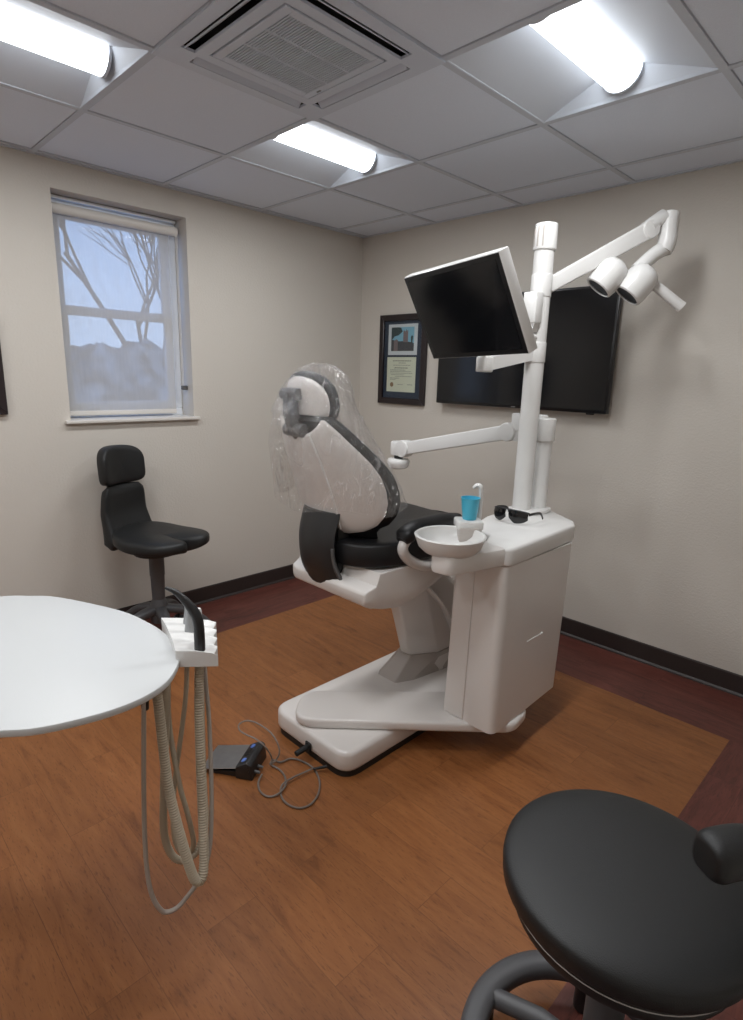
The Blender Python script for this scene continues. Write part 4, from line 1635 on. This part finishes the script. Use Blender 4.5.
# instruments standing in the holder
def holder_pt(t, q=0.42):
    a, b = mid(A0, A1, t), mid(B0, B1, t)
    p = mid(a, b, q)
    return V((p.x, p.y, tz + 0.010))


sp_ = holder_pt(0.86, 0.66)
bm = BM()
bpt = sp_
ld_ = V((-0.70, -0.70, 0))
tip = [V((0, 0, 0)), V((0, 0, 0.045)), ld_ * 0.003 + V((0, 0, 0.078)), ld_ * 0.014 + V((0, 0, 0.101)), ld_ * 0.032 + V((0, 0, 0.124)), ld_ * 0.052 + V((0, 0, 0.142)), ld_ * 0.073 + V((0, 0, 0.151))]
path = smooth_path([bpt + q for q in tip], 6)
tube(bm, path, lambda t: 0.0125 - 0.001 * t if t < 0.45 else 0.0122 - 0.0088 * ((t - 0.45) / 0.55) ** 1.1, 14)
tag(obj('suction_handle', bm, 'black', None, bpt), 'black curved suction handle with bent tip, nearest in the holder', 'suction handle')
for (t_, q_, h, r0_, r1_, mm, lab) in ((0.13, 0.50, 0.060, 0.0105, 0.0055, 'instr', 'grey tapered handpiece farthest back in the instrument holder'),
                                       (0.38, 0.50, 0.066, 0.0110, 0.006, 'instr', 'grey tapered handpiece in the middle of the instrument holder'),
                                       (0.62, 0.68, 0.082, 0.0095, 0.0090, 'plastic_cool', 'white straight instrument with a round cap, behind the black suction handle')):
    p = holder_pt(t_, q_)
    bm = BM()
    lathe(bm, [(0, 0), (r0_ * 1.05, 0), (r0_ * 1.05, 0.012), (r0_, 0.016), (r1_ * 1.1, h * 0.7), (r1_, h - 0.006), (r1_ * 0.8, h), (0, h)], p, (-0.06, 0.02, 1), 20)
    tag(obj('handpiece', bm, mm, None, p), lab, 'dental instrument', 'handpieces in the instrument holder')

# ------------------------------------------------------------------ foot pedal with its cord
fp = thing('foot_pedal', 'grey metal foot pedal with blue buttons and coiled cord on the floor', 'foot pedal', (1.49, -2.0, 0.0))
# local axes of the pedal on the floor
fo = V((1.585, -1.985, 0))              # front right of the control block
fx_ = V((1.611 - 1.457, -2.032 + 2.135, 0)).normalized()
fx_ = V((0.83, 0.55, 0)).normalized()     # along the pedal, from plate to block
fy_ = V((-0.55, 0.83, 0)).normalized()
o0 = V((1.462, -2.128, 0))               # near left corner on the floor
LP, WP = 0.178, 0.135


def fpp(u, v, z):
    p = o0 + fx_ * u + fy_ * v
    return V((p.x, p.y, z))


bm = BM()
prism(bm, [(0.004, 0.0), (0.125, 0.0), (0.125, 0.026), (0.004, 0.009)], lambda u, v, a: fpp(u, a, v), 0.004, WP - 0.004, 0.002, 1)
obj('pedal_body', bm, 'black', fp)
bm = BM()
prism(bm, [(-0.024, 0.013), (0.118, 0.040), (0.118, 0.044), (-0.024, 0.017)], lambda u, v, a: fpp(u, a, v), -0.003, WP + 0.003, 0.0015, 1)
obj('pedal_plate', bm, 'steel', fp)
bm = BM()
prism(bm, round_poly([(0.112, 0), (0.178, 0), (0.172, 0.060), (0.155, 0.068), (0.112, 0.046)], [0, .004, .01, .01, .006], 3), lambda u, v, a: fpp(u, a, v), -0.004, WP + 0.004, 0.005, 2)
blk = obj('control_block', bm, 'char', fp)
nb = V((fx_.x * -0.46, fx_.y * -0.46, 0.89)).normalized()
for v_ in (0.028, 0.112):
    bm = BM()
    c = fpp(0.133, v_, 0.058)
    lathe(bm, [(0.0, 0.0035), (0.007, 0.003), (0.0105, 0.001), (0.0105, -0.006)], c, nb, 20, cap=False)
    obj('button', bm, 'blue_btn', blk)
bm = BM()
c = fpp(0.133, 0.075, 0.057)
lathe(bm, [(0.0, 0.003), (0.018, 0.0025), (0.02, 0.0), (0.02, -0.006)], c, nb, 24, cap=False)
obj('toggle_pad', bm, 'black', blk)
for v_ in (0.025, 0.055):
    bm = BM()
    cyl(bm, fpp(0.172, v_, 0.02), fpp(0.196, v_, 0.018), 0.007, 0.005, seg=12)
    obj('cord_strain_relief', bm, 'grey', fp)


cord = [(1.5955, -1.9434, 0.0170), (1.5786, -1.9180, 0.0120), (1.6019, -1.8979, 0.0060), (1.6104, -1.8573, 0.0050), (1.6548, -1.8342, 0.0050), (1.7163, -1.8307, 0.0050), (1.7804, -1.8575, 0.0050), (1.8253, -1.8995, 0.0050), (1.8477, -1.9470, 0.0050), (1.8422, -1.9861, 0.0050), (1.8101, -2.0083, 0.0050), (1.7666, -2.0097, 0.0050), (1.7267, -1.9913, 0.0050), (1.7098, -1.9680, 0.0110), (1.7074, -1.9261, 0.0120), (1.7134, -1.8758, 0.0120), (1.7203, -1.8436, 0.0140)]
bm = BM()
tube(bm, smooth_path(cord, 8), 0.0036, 8)
obj('cord', bm, 'cord', fp)
cord = [(1.6216, -1.9969, 0.0170), (1.6367, -2.0224, 0.0060), (1.6725, -2.0424, 0.0050), (1.7083, -2.0439, 0.0050), (1.7289, -2.0290, 0.0050), (1.7366, -2.0006, 0.0100), (1.7190, -1.9638, 0.0100), (1.6797, -1.9369, 0.0060), (1.6363, -1.9276, 0.0060), (1.6047, -1.9365, 0.0100), (1.5944, -1.9427, 0.0160)]
bm = BM()
tube(bm, smooth_path(cord, 8), 0.0036, 8)
obj('cord', bm, 'cord', fp)
cord = [(1.5969, -1.9399, 0.0160), (1.5951, -1.9159, 0.0200), (1.5992, -1.9025, 0.0500), (1.5782, -1.8985, 0.0800), (1.5409, -1.8993, 0.1000), (1.4928, -1.9072, 0.1100), (1.4510, -1.9203, 0.1150), (1.4274, -1.9413, 0.1150), (1.4316, -1.9710, 0.1150), (1.4569, -1.9848, 0.1100), (1.4975, -1.9822, 0.1100), (1.5348, -1.9672, 0.1050), (1.5789, -1.9619, 0.1000), (1.5955, -1.9472, 0.0700), (1.5969, -1.9352, 0.0350), (1.6016, -1.9432, 0.0160)]
bm = BM()
tube(bm, smooth_path(cord, 8), 0.0030, 8)
obj('raised_cord', bm, 'cord', fp)
bm = BM()
pa, pb_ = V((1.755, -1.80, 0.022)), V((1.7248, -1.8426, 0.0160))
cyl(bm, pa, pb_, 0.006, 0.0045, seg=12)
obj('cord_plug', bm, 'stub', fp)

# ------------------------------------------------------------------ saddle stool by the window wall
st = thing('saddle_stool', 'black saddle stool with two-part backrest against the window wall', 'stool', (0.36, -1.80, 0.0))
sc0 = V((0.36, -1.80, 0))
st.rotation_euler = (0, 0, radians(22))
bm = BM()


def saddle(th):
    # two thigh lobes to the front (+x) with a slot between
    base = 1.0 / ((abs(cos(th)) / 0.228) ** 2.6 + (abs(sin(th)) / 0.205) ** 2.6) ** (1 / 2.6)
    a = abs(math.atan2(sin(th), cos(th)))
    notch = math.exp(-(a / 0.17) ** 2)
    return base * (1 - 0.62 * notch)


cushion(bm, sc0 + V((0.045, 0, 0.582)), (1, 0, 0), (0, 1, 0), (0, 0, 1), saddle, 0.043, 0.036, 0.5, 96, 9,
        bend=lambda u, v: 0.03 * max(0, (-u - 0.02) / 0.2) ** 1.5 + 0.010 * max(0, u / 0.2) ** 2 - 0.02 * math.exp(-(v / 0.05) ** 2) * max(0, min(1, (u + 0.1) / 0.2)))
obj('seat', bm, 'leather2', st)
bm = BM()
rings = []
for k in range(14):
    t = k / 13
    z = 0.535 + 0.315 * t
    x = 0.175 - 0.055 * min(1, t * 1.8) + 0.012 * t
    hwid = 0.140 - 0.012 * t ** 3 + 0.02 * (1 - t) ** 3
    if t > 0.8:
        hwid *= 1 - 0.12 * ((t - 0.8) / 0.2) ** 2
    th = 0.032 + 0.03 * (1 - t) ** 2
    if k in (0, 13):
        th *= 0.4; hwid *= 0.9
    ring = []
    for q in range(28):
        a = 2 * pi * q / 28
        ring.append(V((x + th * spow(cos(a), 0.6) + 0.03 * abs(spow(sin(a), 0.5)) ** 2.5, -1.795 + hwid * spow(sin(a), 0.5), z)))
    rings.append(ring)
loft(bm, rings)
obj('lumbar_rest', bm, 'leather2', st)
bm = BM()
bb = lambda u, v: 0.045 * (u / 0.14) ** 2
cushion(bm, (0.118, -1.795, 0.952), (0, 1, 0), V((-0.06, 0, 1)).normalized(), (1, 0, 0.06), lambda t: rrect(0.136, 0.100, 6.0 if sin(t) < 0 else 2.9)(t), 0.042, 0.034, 0.42, 64, 8, bend=bb)
obj('backrest', bm, 'leather2', st)
bm = BM()
tube(bm, smooth_path([(0.095, -1.795, 0.94), (0.088, -1.795, 0.80), (0.09, -1.795, 0.66), (0.16, -1.798, 0.54), (0.30, -1.80, 0.52)], 5), 0.02, 10, sect=[(1.8, -.4), (1.8, .4), (-1.8, .4), (-1.8, -.4)])
obj('back_bar', bm, 'black', st)
bm = BM()
cyl(bm, sc0 + V((0, 0, 0.25)), sc0 + V((0, 0, 0.40)), 0.032, 0.036, seg=24)
cyl(bm, sc0 + V((0, 0, 0.39)), sc0 + V((0, 0, 0.53)), 0.038, seg=24)
obj('column', bm, 'stoolmetal', st)
bm = BM()
cyl(bm, sc0 + V((0, 0, 0.510)), sc0 + V((0, 0, 0.53)), 0.11, seg=24, bev=0.004)
obj('seat_plate', bm, 'black', st)
bm = BM()
lathe(bm, [(0.0, 0.13), (0.045, 0.13), (0.05, 0.16), (0.046, 0.22), (0.036, 0.25), (0.03, 0.262), (0, 0.262)], sc0, (0, 0, 1), 28)
obj('hub', bm, 'stoolmetal', st)
for k in range(5):
    a = 2 * pi * k / 5 - 0.6
    d = V((cos(a), sin(a), 0))
    bm = BM()
    tube(bm, smooth_path([sc0 + d * 0.03 + V((0, 0, 0.20)), sc0 + d * 0.12 + V((0, 0, 0.185)), sc0 + d * 0.21 + V((0, 0, 0.13)), sc0 + d * 0.255 + V((0, 0, 0.085))], 5), lambda t: 0.03 - 0.008 * t,
         sect=[(spow(cos(b), .7), 0.8 * spow(sin(b), .7)) for b in [2 * pi * q / 14 for q in range(14)]])
    leg = obj('leg', bm, 'stoolmetal', st)
    bm = BM()
    e = sc0 + d * 0.25
    for s in (-1, 1):
        n_ = V((-d.y, d.x, 0))
        cyl(bm, e + n_ * s * 0.008 + V((0, 0, 0.028)), e + n_ * s * 0.024 + V((0, 0, 0.028)), 0.028, seg=20, bev=0.004)
    cyl(bm, e + V((0, 0, 0.03)), e + V((0, 0, 0.09)), 0.009, seg=10)
    obj('caster', bm, 'black', leg)

st.location.y += 0.018

# ------------------------------------------------------------------ round stool in the right foreground
rs = thing('round_stool', 'round black padded stool with grey foot ring at the lower right', 'stool', (2.89, -2.075, 0.0))
r0c = V((2.893, -2.062, 0))
bm = BM()
cushion(bm, r0c + V((0, 0, 0.555)), (1, 0, 0), (0, 1, 0), (0, 0, 1), lambda t: 0.2195, 0.032, 0.045, 0.5, 72, 10)
obj('seat', bm, 'leather2', rs)
bm = BM()
lathe(bm, [(0.0, 0.478), (0.185, 0.480), (0.197, 0.488), (0.200, 0.500), (0.196, 0.512), (0, 0.515)], r0c, (0, 0, 1), 56)
obj('seat_pan', bm, 'black', rs)
bm = BM()
lathe(bm, [(0.2045, 0.5125), (0.2055, 0.5137), (0.2045, 0.515)], r0c, (0, 0, 1), 56, cap=False)
obj('seat_piping', bm, 'steel', rs)
bm = BM()
cyl(bm, r0c + V((0, 0, 0.10)), r0c + V((0, 0, 0.36)), 0.036, seg=28)
cyl(bm, r0c + V((0, 0, 0.34)), r0c + V((0, 0, 0.48)), 0.025, seg=24)
obj('column', bm, 'stoolmetal', rs)
bm = BM()
rc = V((2.872, -2.095, 0.10))
RR = 0.212
circ = [rc + V((RR * cos(a), RR * sin(a), 0)) for a in [2 * pi * k / 72 for k in range(72)]]
tube(bm, circ, 0.029, closed=True, sect=[(0.95 * spow(cos(b), .7), 0.8 * spow(sin(b), .7)) for b in [2 * pi * q / 16 for q in range(16)]])
obj('base_ring', bm, 'stoolmetal', rs)
for k in range(5):
    a = radians(183) + 2 * pi * k / 5
    d = V((cos(a), sin(a), 0))
    bm = BM()
    tube(bm, [r0c + d * 0.02 + V((0, 0, 0.11)), r0c + d * 0.12 + V((0, 0, 0.106)), rc + d * RR], 0.02, 14)
    obj('leg', bm, 'stoolmetal', rs)
    bm = BM()
    e = rc + d * RR
    e.z = 0
    cyl(bm, e, e + V((0, 0, 0.09)), 0.02, seg=16, bev=0.003)
    obj('foot_glide', bm, 'black', rs)
# curved body support bar, its padded end just in view
bm = BM()
pp = smooth_path([(3.022, -2.150, 0.752), (3.062, -2.088, 0.752), (3.12, -2.02, 0.735), (3.15, -1.93, 0.735), (3.14, -1.84, 0.735), (3.09, -1.77, 0.735)], 8)
L0 = [p for p in pp]
d_a = (L0[0] - L0[1]).normalized()
caps = []
for k in range(6):        # rounded nose
    a_ = k / 5 * pi / 2
    caps.append((L0[0] + d_a * 0.020 * (cos(a_) - 1), 0.62 + 0.38 * sin(a_)))
prof_r = [c[1] for c in caps] + [1.0] * (len(L0) - 1)
path_r = [c[0] for c in caps[:-1]] + [caps[-1][0]] + [p for p in L0 if (p - L0[0]).length > 0.024]
NR = len(path_r) - 1
tube(bm, path_r, lambda t: 0.034 * (prof_r[int(round(t * NR))] if t < 0.5 else 1.0), sect=[(0.95 * spow(cos(b), .65), 1.0 * spow(sin(b), .65)) for b in [2 * pi * q / 24 for q in range(24)]])
obj('support_pad', bm, 'leather2', rs)
bm = BM()
tube(bm, smooth_path([(3.145, -1.90, 0.72), (3.13, -1.93, 0.60), (3.08, -1.97, 0.48), (2.98, -2.03, 0.465), (2.90, -2.06, 0.465)], 6), 0.014, 12)
obj('support_bar', bm, 'stoolmetal', rs)
